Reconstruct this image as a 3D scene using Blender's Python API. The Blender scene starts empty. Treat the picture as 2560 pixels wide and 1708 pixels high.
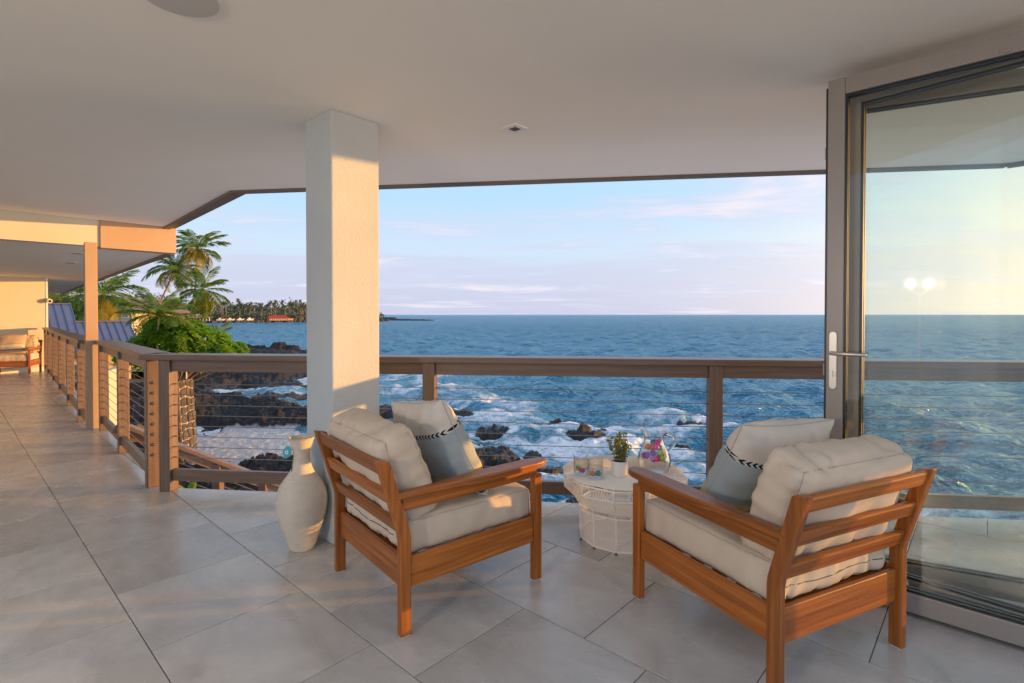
import bpy, math, random
import numpy as np
from mathutils import Vector, Matrix, noise as mnoise

# ------------------------------------------------------------------ scene, camera, light
S = bpy.context.scene
COL = S.collection
random.seed(7)
RNG = np.random.default_rng(11)
R = math.radians

cam = bpy.data.cameras.new('camera')
cam.sensor_width = 36.0
cam.lens = 18.38
cam.shift_y = -0.0194
cam.clip_start = 0.05
cam.clip_end = 30000
camo = bpy.data.objects.new('camera', cam)
COL.objects.link(camo)
camo.location = (0, 0, 1.34)
camo.rotation_euler = (R(89.2), 0, 0)
S.camera = camo

SUN_AZ, SUN_EL = R(8.0), R(2.6)          # azimuth measured from +X towards +Y
SUND = Vector((math.cos(SUN_AZ) * math.cos(SUN_EL), math.sin(SUN_AZ) * math.cos(SUN_EL), math.sin(SUN_EL)))
sl = bpy.data.lights.new('sun', 'SUN')
sl.energy = 4.1
sl.angle = R(0.5)
sl.color = (1.0, 0.475, 0.115)
so = bpy.data.objects.new('sun', sl)
COL.objects.link(so)
so.rotation_euler = SUND.to_track_quat('Z', 'Y').to_euler()

S.view_settings.view_transform = 'Standard'
S.view_settings.look = 'None'
S.view_settings.exposure = 0.72
S.view_settings.gamma = 1.0
S.view_settings.use_curve_mapping = False
S.render.engine = 'CYCLES'
cy = S.cycles
cy.use_denoising = True
cy.max_bounces = 8
cy.diffuse_bounces = 5
cy.glossy_bounces = 4
cy.transmission_bounces = 6
cy.transparent_max_bounces = 24
cy.caustics_reflective = False
cy.caustics_refractive = False
cy.sample_clamp_indirect = 6.0


def build_world():
    w = bpy.data.worlds.new('World')
    S.world = w
    w.use_nodes = True
    nt = w.node_tree
    nt.nodes.clear()
    N = nt.nodes.new
    L = nt.links.new

    def math_(op, a, b=None, clamp=False):
        n = N('ShaderNodeMath'); n.operation = op; n.use_clamp = clamp
        for i, v in enumerate((a, b)):
            if v is None: continue
            if isinstance(v, (int, float)): n.inputs[i].default_value = v
            else: L(v, n.inputs[i])
        return n.outputs[0]

    def mix(f, a, b):
        n = N('ShaderNodeMix'); n.data_type = 'RGBA'
        for sock, v in ((n.inputs[0], f), (n.inputs[6], a), (n.inputs[7], b)):
            if isinstance(v, (int, float)): sock.default_value = v
            elif isinstance(v, tuple): sock.default_value = v + (1,)
            else: L(v, sock)
        return n.outputs[2]

    tc = N('ShaderNodeTexCoord')
    sep = N('ShaderNodeSeparateXYZ'); L(tc.outputs['Generated'], sep.inputs[0])
    z = math_('MAXIMUM', sep.outputs[2], 0.0)
    sky = N('ShaderNodeTexSky')
    sky.sky_type = 'NISHITA'
    sky.sun_disc = False
    sky.sun_elevation = SUN_EL
    sky.sun_rotation = math.pi / 2 - SUN_AZ
    sky.air_density = 1.0
    sky.dust_density = 0.6
    sky.ozone_density = 2.5
    nsk = N('ShaderNodeMix'); nsk.data_type = 'RGBA'; nsk.blend_type = 'MULTIPLY'
    nsk.inputs[0].default_value = 1.0
    L(sky.outputs[0], nsk.inputs[6]); nsk.inputs[7].default_value = (0.9, 0.9, 0.9, 1)
    # clear twilight air, measured from horizon to zenith
    ramp = N('ShaderNodeValToRGB'); L(z, ramp.inputs[0])
    cr = ramp.color_ramp
    stops = [(0.0, (0.47, 0.51, 0.69)), (0.05, (0.52, 0.56, 0.74)), (0.12, (0.54, 0.66, 0.80)), (0.22, (0.42, 0.63, 0.82)),
             (0.45, (0.42, 0.60, 0.84)), (1.0, (0.40, 0.56, 0.80))]
    while len(cr.elements) < len(stops): cr.elements.new(0.5)
    for e, (p, c) in zip(cr.elements, stops): e.position = p; e.color = c + (1,)
    # warm side towards the sun
    dp = N('ShaderNodeVectorMath'); dp.operation = 'DOT_PRODUCT'
    L(tc.outputs['Generated'], dp.inputs[0]); dp.inputs[1].default_value = SUND
    d = math_('MAXIMUM', dp.outputs['Value'], 0.0)
    glow = math_('MULTIPLY', math_('POWER', d, 3.0), math_('POWER', 2.718, math_('MULTIPLY', z, -3.2)), True)
    base = mix(math_('MULTIPLY', glow, 1.25, True), ramp.outputs[0], (1.0, 0.84, 0.60))
    # clouds: direction flattened onto a high layer
    zz = math_('ADD', z, 0.10)
    cmb = N('ShaderNodeCombineXYZ')
    L(math_('DIVIDE', sep.outputs[0], zz), cmb.inputs[0]); L(math_('DIVIDE', sep.outputs[1], zz), cmb.inputs[1])
    mp = N('ShaderNodeMapping'); L(cmb.outputs[0], mp.inputs[0])
    mp.inputs['Location'].default_value = (3.9, 0.6, 0.0)
    mp.inputs['Rotation'].default_value = (0, 0, 0.5)
    mp.inputs['Scale'].default_value = (0.55, 1.1, 1)
    no = N('ShaderNodeTexNoise'); L(mp.outputs[0], no.inputs[0])
    no.inputs['Scale'].default_value = 1.15; no.inputs['Detail'].default_value = 9; no.inputs['Roughness'].default_value = 0.58
    no.inputs['Distortion'].default_value = 0.6
    cl = N('ShaderNodeMapRange'); L(no.outputs[0], cl.inputs[0])
    cl.interpolation_type = 'SMOOTHSTEP'
    cl.inputs['From Min'].default_value = 0.44; cl.inputs['From Max'].default_value = 0.66
    cl.inputs['To Max'].default_value = 0.92
    # low haze bank near the horizon, broken along its upper edge
    n2 = N('ShaderNodeTexNoise'); mp2 = N('ShaderNodeMapping'); L(tc.outputs['Generated'], mp2.inputs[0])
    mp2.inputs['Scale'].default_value = (2.2, 2.2, 26); mp2.inputs['Location'].default_value = (0.4, 0, 0.3); L(mp2.outputs[0], n2.inputs[0])
    n2.inputs['Scale'].default_value = 1.6; n2.inputs['Detail'].default_value = 8; n2.inputs['Roughness'].default_value = 0.6
    b1 = math_('SUBTRACT', 0.118, math_('ADD', z, math_('MULTIPLY', math_('SUBTRACT', n2.outputs[0], 0.5), 0.16)))
    bank = N('ShaderNodeMapRange'); L(b1, bank.inputs[0]); bank.interpolation_type = 'SMOOTHSTEP'
    bank.inputs['From Min'].default_value = 0.0; bank.inputs['From Max'].default_value = 0.035
    bank.inputs['To Max'].default_value = 0.62
    withbank = mix(bank.outputs[0], base, mix(glow, (0.53, 0.55, 0.70), (0.95, 0.83, 0.68)))
    shade = N('ShaderNodeMapRange'); L(no.outputs[0], shade.inputs[0])
    shade.inputs['From Min'].default_value = 0.55; shade.inputs['From Max'].default_value = 0.72
    cloudc = mix(shade.outputs[0], (0.55, 0.60, 0.78), (0.83, 0.74, 0.75))
    allsky = mix(cl.outputs[0], withbank, cloudc)
    fin0 = mix(0.82, nsk.outputs[2], allsky)
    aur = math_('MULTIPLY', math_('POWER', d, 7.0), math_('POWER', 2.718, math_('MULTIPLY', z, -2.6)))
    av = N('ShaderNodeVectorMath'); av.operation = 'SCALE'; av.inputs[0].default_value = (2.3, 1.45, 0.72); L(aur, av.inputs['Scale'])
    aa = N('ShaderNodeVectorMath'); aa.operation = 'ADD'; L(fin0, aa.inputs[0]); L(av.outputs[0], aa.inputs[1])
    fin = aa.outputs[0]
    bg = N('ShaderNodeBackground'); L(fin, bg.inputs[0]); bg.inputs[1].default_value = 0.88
    # the physical sky inside the mix is scaled to the 0.05-0.15 range
    nsk.inputs[7].default_value = (0.12, 0.12, 0.12, 1)
    out = N('ShaderNodeOutputWorld'); L(bg.outputs[0], out.inputs[0])


build_world()

# ------------------------------------------------------------------ helpers

def tag(o, label=None, cat=None, group=None, kind=None):
    if label: o['label'] = label
    if cat: o['category'] = cat
    if group: o['group'] = group
    if kind: o['kind'] = kind
    return o


def empty(name, loc=(0, 0, 0), rz=0.0):
    o = bpy.data.objects.new(name, None)
    o.empty_display_size = 0.1
    COL.objects.link(o)
    o.location = loc
    o.rotation_euler = (0, 0, rz)
    return o


def mesh_obj(name, me, m, parent=None, loc=None, rot=None, mtx=None):
    o = bpy.data.objects.new(name, me)
    COL.objects.link(o)
    if m is not None and len(me.materials) == 0:
        for q in (m if isinstance(m, (list, tuple)) else [m]): me.materials.append(q)
    if parent is not None: o.parent = parent
    if mtx is not None: o.matrix_local = mtx
    if loc is not None: o.location = loc
    if rot is not None: o.rotation_euler = rot
    return o


class MB:
    """collects vertices and faces for one mesh"""
    def __init__(self): self.v = []; self.f = []; self.mi = []; self.cur = 0
    def add(self, vs, fs):
        b = len(self.v)
        self.v += [tuple(p) for p in vs]
        self.f += [tuple(b + i for i in q) for q in fs]
        self.mi += [self.cur] * len(fs)
        return self
    def box(self, x0, x1, y0, y1, z0, z1, mtx=None):
        vs = [(x0, y0, z0), (x1, y0, z0), (x1, y1, z0), (x0, y1, z0), (x0, y0, z1), (x1, y0, z1), (x1, y1, z1), (x0, y1, z1)]
        if mtx is not None: vs = [tuple(mtx @ Vector(p)) for p in vs]
        return self.add(vs, [(0, 3, 2, 1), (4, 5, 6, 7), (0, 1, 5, 4), (1, 2, 6, 5), (2, 3, 7, 6), (3, 0, 4, 7)])
    def tube(self, pts, r, n=8, caps=True, closed=False):
        pts = [Vector(p) for p in pts]
        m = len(pts)
        rr = r if isinstance(r, (list, tuple)) else [r] * m
        rings = []
        prev = None
        for i, p in enumerate(pts):
            if closed: t = pts[(i + 1) % m] - pts[i - 1]
            else: t = pts[min(i + 1, m - 1)] - pts[max(i - 1, 0)]
            t = t.normalized()
            if prev is None:
                a = Vector((0, 0, 1)) if abs(t.z) < 0.9 else Vector((1, 0, 0))
                u = t.cross(a).normalized()
            else:
                u = (prev - t * prev.dot(t)).normalized()
            prev = u
            w = t.cross(u)
            rings.append([tuple(p + (u * math.cos(2 * math.pi * k / n) + w * math.sin(2 * math.pi * k / n)) * rr[i]) for k in range(n)])
        vs = [q for g in rings for q in g]
        fs = []
        for i in range(m if closed else m - 1):
            j = (i + 1) % m
            for k in range(n):
                k2 = (k + 1) % n
                fs.append((i * n + k, i * n + k2, j * n + k2, j * n + k))
        if caps and not closed:
            fs.append(tuple(range(n - 1, -1, -1)))
            fs.append(tuple((m - 1) * n + k for k in range(n)))
        return self.add(vs, fs)
    def lathe(self, prof, n=32, cap0=True, cap1=False, cx=0, cyy=0, ph=0.0):
        vs = []
        for r, z in prof:
            for k in range(n):
                a = 2 * math.pi * k / n + ph
                vs.append((cx + r * math.cos(a), cyy + r * math.sin(a), z))
        fs = []
        for i in range(len(prof) - 1):
            for k in range(n):
                k2 = (k + 1) % n
                fs.append((i * n + k, i * n + k2, (i + 1) * n + k2, (i + 1) * n + k))
        if cap0: fs.append(tuple(range(n - 1, -1, -1)))
        if cap1: fs.append(tuple((len(prof) - 1) * n + k for k in range(n)))
        return self.add(vs, fs)
    def prism(self, poly, z0, z1):
        n = len(poly)
        vs = [(x, y, z0) for x, y in poly] + [(x, y, z1) for x, y in poly]
        fs = [tuple(range(n - 1, -1, -1)), tuple(range(n, 2 * n))]
        for i in range(n):
            j = (i + 1) % n
            fs.append((i, j, n + j, n + i))
        return self.add(vs, fs)
    def mesh(self, name, mats=None, smooth=False):
        me = bpy.data.meshes.new(name)
        me.from_pydata(self.v, [], self.f)
        if mats:
            for q in (mats if isinstance(mats, (list, tuple)) else [mats]): me.materials.append(q)
        if any(self.mi): me.polygons.foreach_set('material_index', self.mi)
        if smooth: me.polygons.foreach_set('use_smooth', [True] * len(me.polygons))
        me.update()
        return me
    def build(self, name, m, parent=None, smooth=False, loc=None, rot=None, mtx=None, bevel=0):
        o = mesh_obj(name, self.mesh(name, m, smooth), None, parent, loc, rot, mtx)
        if bevel: add_bevel(o, bevel)
        return o


def add_bevel(o, w=0.004, seg=2):
    b = o.modifiers.new('bevel', 'BEVEL')
    b.width = w; b.segments = seg; b.limit_method = 'ANGLE'; b.angle_limit = R(40)
    b.harden_normals = False


def copy_tree(o, parent=None):
    c = o.copy()
    COL.objects.link(c)
    if parent is not None: c.parent = parent
    for ch in list(o.children): copy_tree(ch, c)
    return c


def frame(o, x, y, z):
    m = Matrix((x, y, z)).transposed().to_4x4()
    m.translation = Vector(o)
    return m

# ------------------------------------------------------------------ materials

def nodes_of(m):
    m.use_nodes = True
    nt = m.node_tree
    return nt, nt.nodes['Principled BSDF'], nt.nodes['Material Output']


def M(name, c, rough=0.55, metal=0.0, spec=0.5, var=0.0, vscale=3.0, bump=0.0, bscale=40.0, stretch=(1, 1, 1), c2=None, detail=5, rnd=0.0, coat=0.0):
    m = bpy.data.materials.new(name)
    nt, p, out = nodes_of(m)
    N = nt.nodes.new; L = nt.links.new
    p.inputs['Base Color'].default_value = tuple(c) + (1,)
    p.inputs['Roughness'].default_value = rough
    p.inputs['Metallic'].default_value = metal
    p.inputs['Specular IOR Level'].default_value = spec
    if coat: p.inputs['Coat Weight'].default_value = coat
    tc = N('ShaderNodeTexCoord')
    oi = N('ShaderNodeObjectInfo')
    ad = N('ShaderNodeVectorMath'); ad.operation = 'MULTIPLY_ADD'
    cmb = N('ShaderNodeCombineXYZ')
    for i in range(3): L(oi.outputs['Random'], cmb.inputs[i])
    L(cmb.outputs[0], ad.inputs[0]); ad.inputs[1].default_value = (37, 23, 51); L(tc.outputs['Object'], ad.inputs[2])
    mp = N('ShaderNodeMapping'); L(ad.outputs[0], mp.inputs[0]); mp.inputs['Scale'].default_value = stretch
    if var or c2:
        no = N('ShaderNodeTexNoise'); L(mp.outputs[0], no.inputs[0])
        no.inputs['Scale'].default_value = vscale; no.inputs['Detail'].default_value = detail; no.inputs['Roughness'].default_value = 0.6
        mr = N('ShaderNodeMapRange'); L(no.outputs[0], mr.inputs[0])
        mr.inputs['From Min'].default_value = 0.3; mr.inputs['From Max'].default_value = 0.7
        mx = N('ShaderNodeMix'); mx.data_type = 'RGBA'; L(mr.outputs[0], mx.inputs[0])
        if c2 is None:
            mx.inputs[6].default_value = tuple(q * (1 - var) for q in c) + (1,)
            mx.inputs[7].default_value = tuple(min(1, q * (1 + var)) for q in c) + (1,)
        else:
            mx.inputs[6].default_value = tuple(c) + (1,); mx.inputs[7].default_value = tuple(c2) + (1,)
        colr = mx.outputs[2]
        if rnd:
            hs = N('ShaderNodeHueSaturation'); L(colr, hs.inputs['Color'])
            rr = N('ShaderNodeMapRange'); L(oi.outputs['Random'], rr.inputs[0])
            rr.inputs['To Min'].default_value = 1 - rnd; rr.inputs['To Max'].default_value = 1 + rnd
            L(rr.outputs[0], hs.inputs['Value']); colr = hs.outputs[0]
        L(colr, p.inputs['Base Color'])
    if bump:
        nb = N('ShaderNodeTexNoise'); L(mp.outputs[0], nb.inputs[0])
        nb.inputs['Scale'].default_value = bscale; nb.inputs['Detail'].default_value = 4
        bp = N('ShaderNodeBump'); L(nb.outputs[0], bp.inputs['Height'])
        bp.inputs['Strength'].default_value = bump; bp.inputs['Distance'].default_value = 0.01
        L(bp.outputs[0], p.inputs['Normal'])
    return m


def glassy(name, tint=(0.95, 0.98, 0.97), refl=1.0, rough=0.0, f0=0.04, power=4.0):
    m = bpy.data.materials.new(name)
    nt, p, out = nodes_of(m)
    N = nt.nodes.new; L = nt.links.new
    nt.nodes.remove(p)
    tr = N('ShaderNodeBsdfTransparent'); tr.inputs[0].default_value = tint + (1,)
    gl = N('ShaderNodeBsdfGlossy'); gl.inputs['Roughness'].default_value = rough
    lw = N('ShaderNodeLayerWeight'); lw.inputs[0].default_value = 0.5
    pw = N('ShaderNodeMath'); pw.operation = 'POWER'; L(lw.outputs['Facing'], pw.inputs[0]); pw.inputs[1].default_value = power
    mu = N('ShaderNodeMath'); mu.operation = 'MULTIPLY_ADD'; mu.use_clamp = True; L(pw.outputs[0], mu.inputs[0]); mu.inputs[1].default_value = refl; mu.inputs[2].default_value = f0
    mx = N('ShaderNodeMixShader'); L(mu.outputs[0], mx.inputs[0]); L(tr.outputs[0], mx.inputs[1]); L(gl.outputs[0], mx.inputs[2])
    L(mx.outputs[0], out.inputs[0])
    return m


def solid_glass():
    m = bpy.data.materials.new('solid_glass')
    nt, p, out = nodes_of(m)
    nt.nodes.remove(p)
    g = nt.nodes.new('ShaderNodeBsdfGlass'); g.inputs['IOR'].default_value = 1.48; g.inputs['Roughness'].default_value = 0.0
    g.inputs[0].default_value = (0.97, 0.985, 0.985, 1)
    nt.links.new(g.outputs[0], out.inputs[0])
    return m


def leafmat(name, c, c2, trans=0.35, scale=1.5, rough=0.45):
    m = M(name, c, rough=rough, c2=c2, vscale=scale, spec=0.4)
    nt = m.node_tree
    p = nt.nodes['Principled BSDF']; out = nt.nodes['Material Output']
    tl = nt.nodes.new('ShaderNodeBsdfTranslucent')
    src = p.inputs['Base Color'].links[0].from_socket
    hs = nt.nodes.new('ShaderNodeHueSaturation'); hs.inputs['Value'].default_value = 1.6
    nt.links.new(src, hs.inputs['Color']); nt.links.new(hs.outputs[0], tl.inputs[0])
    mx = nt.nodes.new('ShaderNodeMixShader'); mx.inputs[0].default_value = trans
    nt.links.new(p.outputs[0], mx.inputs[1]); nt.links.new(tl.outputs[0], mx.inputs[2]); nt.links.new(mx.outputs[0], out.inputs[0])
    return m


STUCCO = M('stucco', (0.50, 0.54, 0.55), rough=0.85, var=0.05, vscale=2.5, bump=0.35, bscale=60, spec=0.2)
PLASTER = M('ceiling_plaster', (0.90, 0.865, 0.785), rough=0.9, var=0.035, vscale=0.55, bump=0.12, bscale=14, spec=0.15)
WALLW = M('wall_paint', (0.60, 0.57, 0.48), rough=0.85, var=0.03, vscale=1.5, bump=0.15, bscale=60, spec=0.2)
TRIM = M('taupe_trim', (0.16, 0.128, 0.108), rough=0.5, var=0.10, vscale=5, stretch=(1, 8, 8), bump=0.12, bscale=30)
TRIML = M('tan_trim', (0.44, 0.31, 0.20), rough=0.55, var=0.05, vscale=3, bump=0.08, bscale=40)
RAILT = M('rail_timber', (0.165, 0.108, 0.074), rough=0.34, var=0.24, vscale=4, stretch=(0.5, 12, 12), bump=0.25, bscale=30)
STEEL = M('steel_cable', (0.30, 0.27, 0.25), rough=0.4, metal=0.8)
BOLT = M('bolt_metal', (0.22, 0.17, 0.13), rough=0.35, metal=0.9)
TEAK = M('teak', (0.45, 0.145, 0.020), rough=0.36, c2=(0.19, 0.047, 0.006), vscale=5.0, stretch=(0.45, 13, 13), bump=0.14, bscale=20, detail=9, rnd=0.26, coat=0.06)
CREAM = M('cream_canvas', (0.61, 0.505, 0.385), rough=0.9, var=0.04, vscale=6, bump=0.12, bscale=420, spec=0.2)
SEAMC = M('cushion_seam', (0.40, 0.34, 0.27), rough=0.9)
PAD = M('white_glide', (0.75, 0.73, 0.70), rough=0.5)
ALU = M('door_aluminium', (0.29, 0.262, 0.235), rough=0.38, metal=0.15, var=0.03, vscale=2, spec=0.5)
GASK = M('black_gasket', (0.012, 0.012, 0.013), rough=0.35)
HAND = M('brushed_nickel', (0.62, 0.58, 0.52), rough=0.32, metal=0.85)
PANE = glassy('door_glass', (0.965, 0.985, 0.965), 0.9, rough=0.018)
CLEAR = glassy('clear_glass', (0.965, 0.975, 0.98), 1.1, f0=0.05, power=3.0)
WATERIN = glassy('drinking_water', (0.955, 0.975, 0.985), 0.8)
WIRE = M('white_wire', (0.86, 0.83, 0.77), rough=0.45)
POTW = M('white_ceramic', (0.80, 0.79, 0.78), rough=0.35)
SOIL = M('soil', (0.05, 0.035, 0.025), rough=0.95)
WHITEP = M('white_plastic', (0.80, 0.79, 0.77), rough=0.4)
DARKIN = M('dark_recess', (0.10, 0.09, 0.085), rough=0.6)
TURQ = M('turquoise_tag', (0.05, 0.36, 0.40), rough=0.3, var=0.2, vscale=20)
CORDM = M('brown_cord', (0.10, 0.06, 0.04), rough=0.9)
GROUT = M('grout', (0.20, 0.17, 0.145), rough=0.9, var=0.1, vscale=8)
MORTAR = M('mortar', (0.36, 0.29, 0.24), rough=0.95, var=0.15, vscale=6, bump=0.4, bscale=30)
STONE = M('lava_stone', (0.085, 0.075, 0.070), rough=0.9, var=0.35, vscale=6, bump=0.5, bscale=18, rnd=0.35)
ROOFB = M('blue_metal_roof', (0.115, 0.135, 0.225), rough=0.42, metal=0.25, var=0.06, vscale=2.0)


def tile_mat():
    m = bpy.data.materials.new('porcelain_tile')
    nt, p, out = nodes_of(m)
    N = nt.nodes.new; L = nt.links.new
    tc = N('ShaderNodeTexCoord'); oi = N('ShaderNodeObjectInfo')
    cmb = N('ShaderNodeCombineXYZ')
    for i in range(3): L(oi.outputs['Random'], cmb.inputs[i])
    ad = N('ShaderNodeVectorMath'); ad.operation = 'MULTIPLY_ADD'
    L(cmb.outputs[0], ad.inputs[0]); ad.inputs[1].default_value = (31, 57, 11); L(tc.outputs['Object'], ad.inputs[2])
    mp = N('ShaderNodeMapping'); L(ad.outputs[0], mp.inputs[0]); mp.inputs['Scale'].default_value = (1.7, 1.0, 1)
    n1 = N('ShaderNodeTexNoise'); L(mp.outputs[0], n1.inputs[0]); n1.inputs['Scale'].default_value = 2.2; n1.inputs['Detail'].default_value = 8; n1.inputs['Roughness'].default_value = 0.62; n1.inputs['Distortion'].default_value = 0.7
    r = N('ShaderNodeValToRGB'); L(n1.outputs[0], r.inputs[0])
    e = r.color_ramp.elements
    e[0].position = 0.30; e[0].color = (0.42, 0.397, 0.36, 1)
    e[1].position = 0.72; e[1].color = (0.64, 0.607, 0.555, 1)
    hs = N('ShaderNodeHueSaturation'); L(r.outputs[0], hs.inputs['Color'])
    rr = N('ShaderNodeMapRange'); L(oi.outputs['Random'], rr.inputs[0]); rr.inputs['To Min'].default_value = 0.86; rr.inputs['To Max'].default_value = 1.08
    L(rr.outputs[0], hs.inputs['Value']); L(hs.outputs[0], p.inputs['Base Color'])
    n2 = N('ShaderNodeTexNoise'); L(ad.outputs[0], n2.inputs[0]); n2.inputs['Scale'].default_value = 5; n2.inputs['Detail'].default_value = 6
    mr = N('ShaderNodeMapRange'); L(n2.outputs[0], mr.inputs[0]); mr.inputs['To Min'].default_value = 0.17; mr.inputs['To Max'].default_value = 0.38
    L(mr.outputs[0], p.inputs['Roughness'])
    p.inputs['Specular IOR Level'].default_value = 0.5
    bp = N('ShaderNodeBump'); L(n2.outputs[0], bp.inputs['Height']); bp.inputs['Strength'].default_value = 0.05; bp.inputs['Distance'].default_value = 0.01
    L(bp.outputs[0], p.inputs['Normal'])
    return m


TILE = tile_mat()

# ------------------------------------------------------------------ plan geometry (metres; +Y out to sea)
Adir = Vector((-0.738, 0.675))       # building grid, one way
Bdir = Vector((0.675, 0.738))        # building grid, other way
LD = Vector((-0.696, 0.718)); LN = Vector((0.718, 0.696))     # left railing run, its outward normal
FD = Vector((0.9944, -0.1056)); FN = Vector((0.1056, 0.9944))  # front railing
CEIL = 2.524


def clip(poly, n, c):
    """keep the side n.p <= c"""
    out = []
    for i in range(len(poly)):
        a, b = poly[i], poly[(i + 1) % len(poly)]
        da = n[0] * a[0] + n[1] * a[1] - c; db = n[0] * b[0] + n[1] * b[1] - c
        if da <= 0: out.append(a)
        if (da < 0 < db) or (db < 0 < da):
            t = da / (da - db)
            out.append((a[0] + (b[0] - a[0]) * t, a[1] + (b[1] - a[1]) * t))
    return out


EDGES = [((FN.x, FN.y), 3.722), ((LN.x, LN.y), 0.887), ((0.675, 0.738), 4.80)]


def build_floor():
    fl = empty('floor', (0, 0, 0)); tag(fl, 'lanai floor of grey porcelain tiles laid in half bond', kind='structure')
    FR, LE, RI = EDGES
    big = clip([(-16, -3), (12, -3), (12, 20), (-16, 20)], *RI)
    big = clip(big, (0, -1), -0.19)
    pa = clip(big, *FR)
    pb = clip(clip(clip(big, *LE), (-FR[0][0], -FR[0][1]), -FR[1]), (-0.738, 0.675), 16.6)
    MB().prism(pa, -0.32, -0.005).build('slab', GROUT, fl)
    MB().prism(pb, -0.32, -0.005).build('slab', GROUT, fl)
    MB().prism([(-14, -7), (8, -7), (8, 0.2), (-14, 0.2)], -0.3, -0.001).build('bounce_floor', TILE, fl)  # unseen tiled floor added behind to bounce sky light onto the ceiling
    s, g = 0.613, 0.0045
    o = Vector((-1.89, 2.477))
    base = {}
    for row in range(-14, 14):
        for k in range(-16, 32):
            off = 0.54 if row % 2 else 0.0
            p0 = o + Bdir * (row * 0.616) + Adir * ((k + off) * s)
            c = p0 + Bdir * (0.308) + Adir * (s / 2)
            if c.y < 0.35 or c.y > 13.2 or abs(c.x) > 1.12 * c.y + 1.4: continue
            q = [p0 + Bdir * g / 2 + Adir * g / 2, p0 + Bdir * (0.616 - g / 2) + Adir * g / 2,
                 p0 + Bdir * (0.616 - g / 2) + Adir * (s - g / 2), p0 + Bdir * g / 2 + Adir * (s - g / 2)]
            whole = [(v.x, v.y) for v in q]
            inside = lambda e: all(e[0][0] * v[0] + e[0][1] * v[1] <= e[1] for v in whole)
            full = inside(RI) and (inside(FR) or inside(LE))
            if full: pieces = [whole]
            else:
                w2 = clip(whole, *RI)
                pieces = [clip(w2, *FR), clip(clip(w2, *LE), (-FR[0][0], -FR[0][1]), -FR[1])] if len(w2) > 2 else []
            for pl in pieces:
                if len(pl) < 3: continue
                loc = [((v[0] - c.x) * Bdir.x + (v[1] - c.y) * Bdir.y, (v[0] - c.x) * Adir.x + (v[1] - c.y) * Adir.y) for v in pl]
                if full and 'm' in base: me = base['m']
                else:
                    me = tile_mesh(loc)
                    if full: base['m'] = me
                mesh_obj('tile', me, None, fl, (c.x, c.y, random.uniform(-0.0005, 0.0004)), (0, 0, math.atan2(Bdir.y, Bdir.x)))
    return fl


def tile_mesh(loc):
                mb = MB()
                b = 0.0015
                n_ = len(loc)
                cxx = sum(v[0] for v in loc) / n_; cyy = sum(v[1] for v in loc) / n_
                ins = [(v[0] - b * (1 if v[0] > cxx else -1), v[1] - b * (1 if v[1] > cyy else -1)) for v in loc]
                vs = [(x, y, -0.012) for x, y in loc] + [(x, y, -0.0012) for x, y in loc] + [(x, y, 0) for x, y in ins]
                fs = [tuple(range(2 * n_, 3 * n_))]
                for i in range(n_):
                    j = (i + 1) % n_
                    fs += [(i, j, n_ + j, n_ + i), (n_ + i, n_ + j, 2 * n_ + j, 2 * n_ + i)]
                return mb.add(vs, fs).mesh('tile', TILE)


def strip(mb, a, b, out, z0, z1):
    """upright board along a-b, 'out' thick to the left of a->b"""
    a = Vector(a); b = Vector(b); d = (b - a).normalized(); n = Vector((-d.y, d.x)) * out
    mb.prism([tuple(a), tuple(b), tuple(b + n), tuple(a + n)] if out < 0 else [tuple(a), tuple(a + n), tuple(b + n), tuple(b)], z0, z1)


def build_ceiling():
    ce = empty('ceiling'); tag(ce, 'smooth off white lanai ceiling above the armchairs', kind='structure')
    c1 = (-4.76, 7.14); c2 = (-2.684, 5.009); c3 = (3.88, 4.11); c4 = (9.8, -1.30)
    pl = [(-4.90, 7.284), c2, c3, c4, (9.8, -1.35), (3.0, 1.0), (-10.0, 1.0), (-10.34, 1.33)]
    MB().prism(pl[::-1], CEIL, CEIL + 0.22).build('slab', PLASTER, ce)
    mb = MB()
    for a, b, w in ((c1, c2, 0.07), (c2, c3, 0.05), (c3, c4, 0.07)):
        strip(mb, a, b, w, CEIL - 0.028, CEIL + 0.25)
    mb.build('fascia', TRIM, ce)
    mb = MB()
    for a, b, w in ((c1, c2, 0.10), (c2, c3, 0.08), (c3, c4, 0.10)):
        d = (Vector(b) - Vector(a)).normalized(); n = Vector((-d.y, d.x)) * 0.072
        strip(mb, Vector(a) + n, Vector(b) + n, w - 0.03, CEIL - 0.008, CEIL + 0.27)
    mb.build('drip_edge', TRIM, ce)
    # lower ceiling over the side corridor
    e0 = Vector((-4.775, 7.27)); e1 = e0 + LD * 19.5
    lo = empty('ceiling'); tag(lo, 'lower off white ceiling over the side corridor', kind='structure')
    p = [tuple(e0), tuple(e1), tuple(e1 - Bdir * 5), tuple(e0 - Bdir * 7.2)]
    MB().prism(p, 2.20, 2.40).build('slab', PLASTER, lo)
    mb = MB(); strip(mb, e1, e0, 0.07, 2.172, 2.44); mb.build('fascia', TRIM, lo)
    # beam dropping from the upper to the lower ceiling
    bm = empty('ceiling_beam'); tag(bm, 'white plastered beam stepping down to the lower corridor ceiling', 'beam')
    b0 = Vector((-5.19, 6.60)); nn = Vector((0.738, -0.675))
    q = [b0, b0 - Bdir * 6.8, b0 - Bdir * 6.8 - nn * 0.16, b0 - nn * 0.16]
    MB().prism([tuple(v) for v in q][::-1], 2.196, CEIL - 0.002).build('plaster_face', WALLW, bm)
    e = b0 + Bdir * 0.83
    q = [b0 + nn * 0.025, e + nn * 0.025, e - nn * 0.18, b0 - nn * 0.18]
    MB().prism([tuple(v) for v in q], 2.178, CEIL - 0.002).build('trim_box', TRIML, bm, bevel=0.004)


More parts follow.
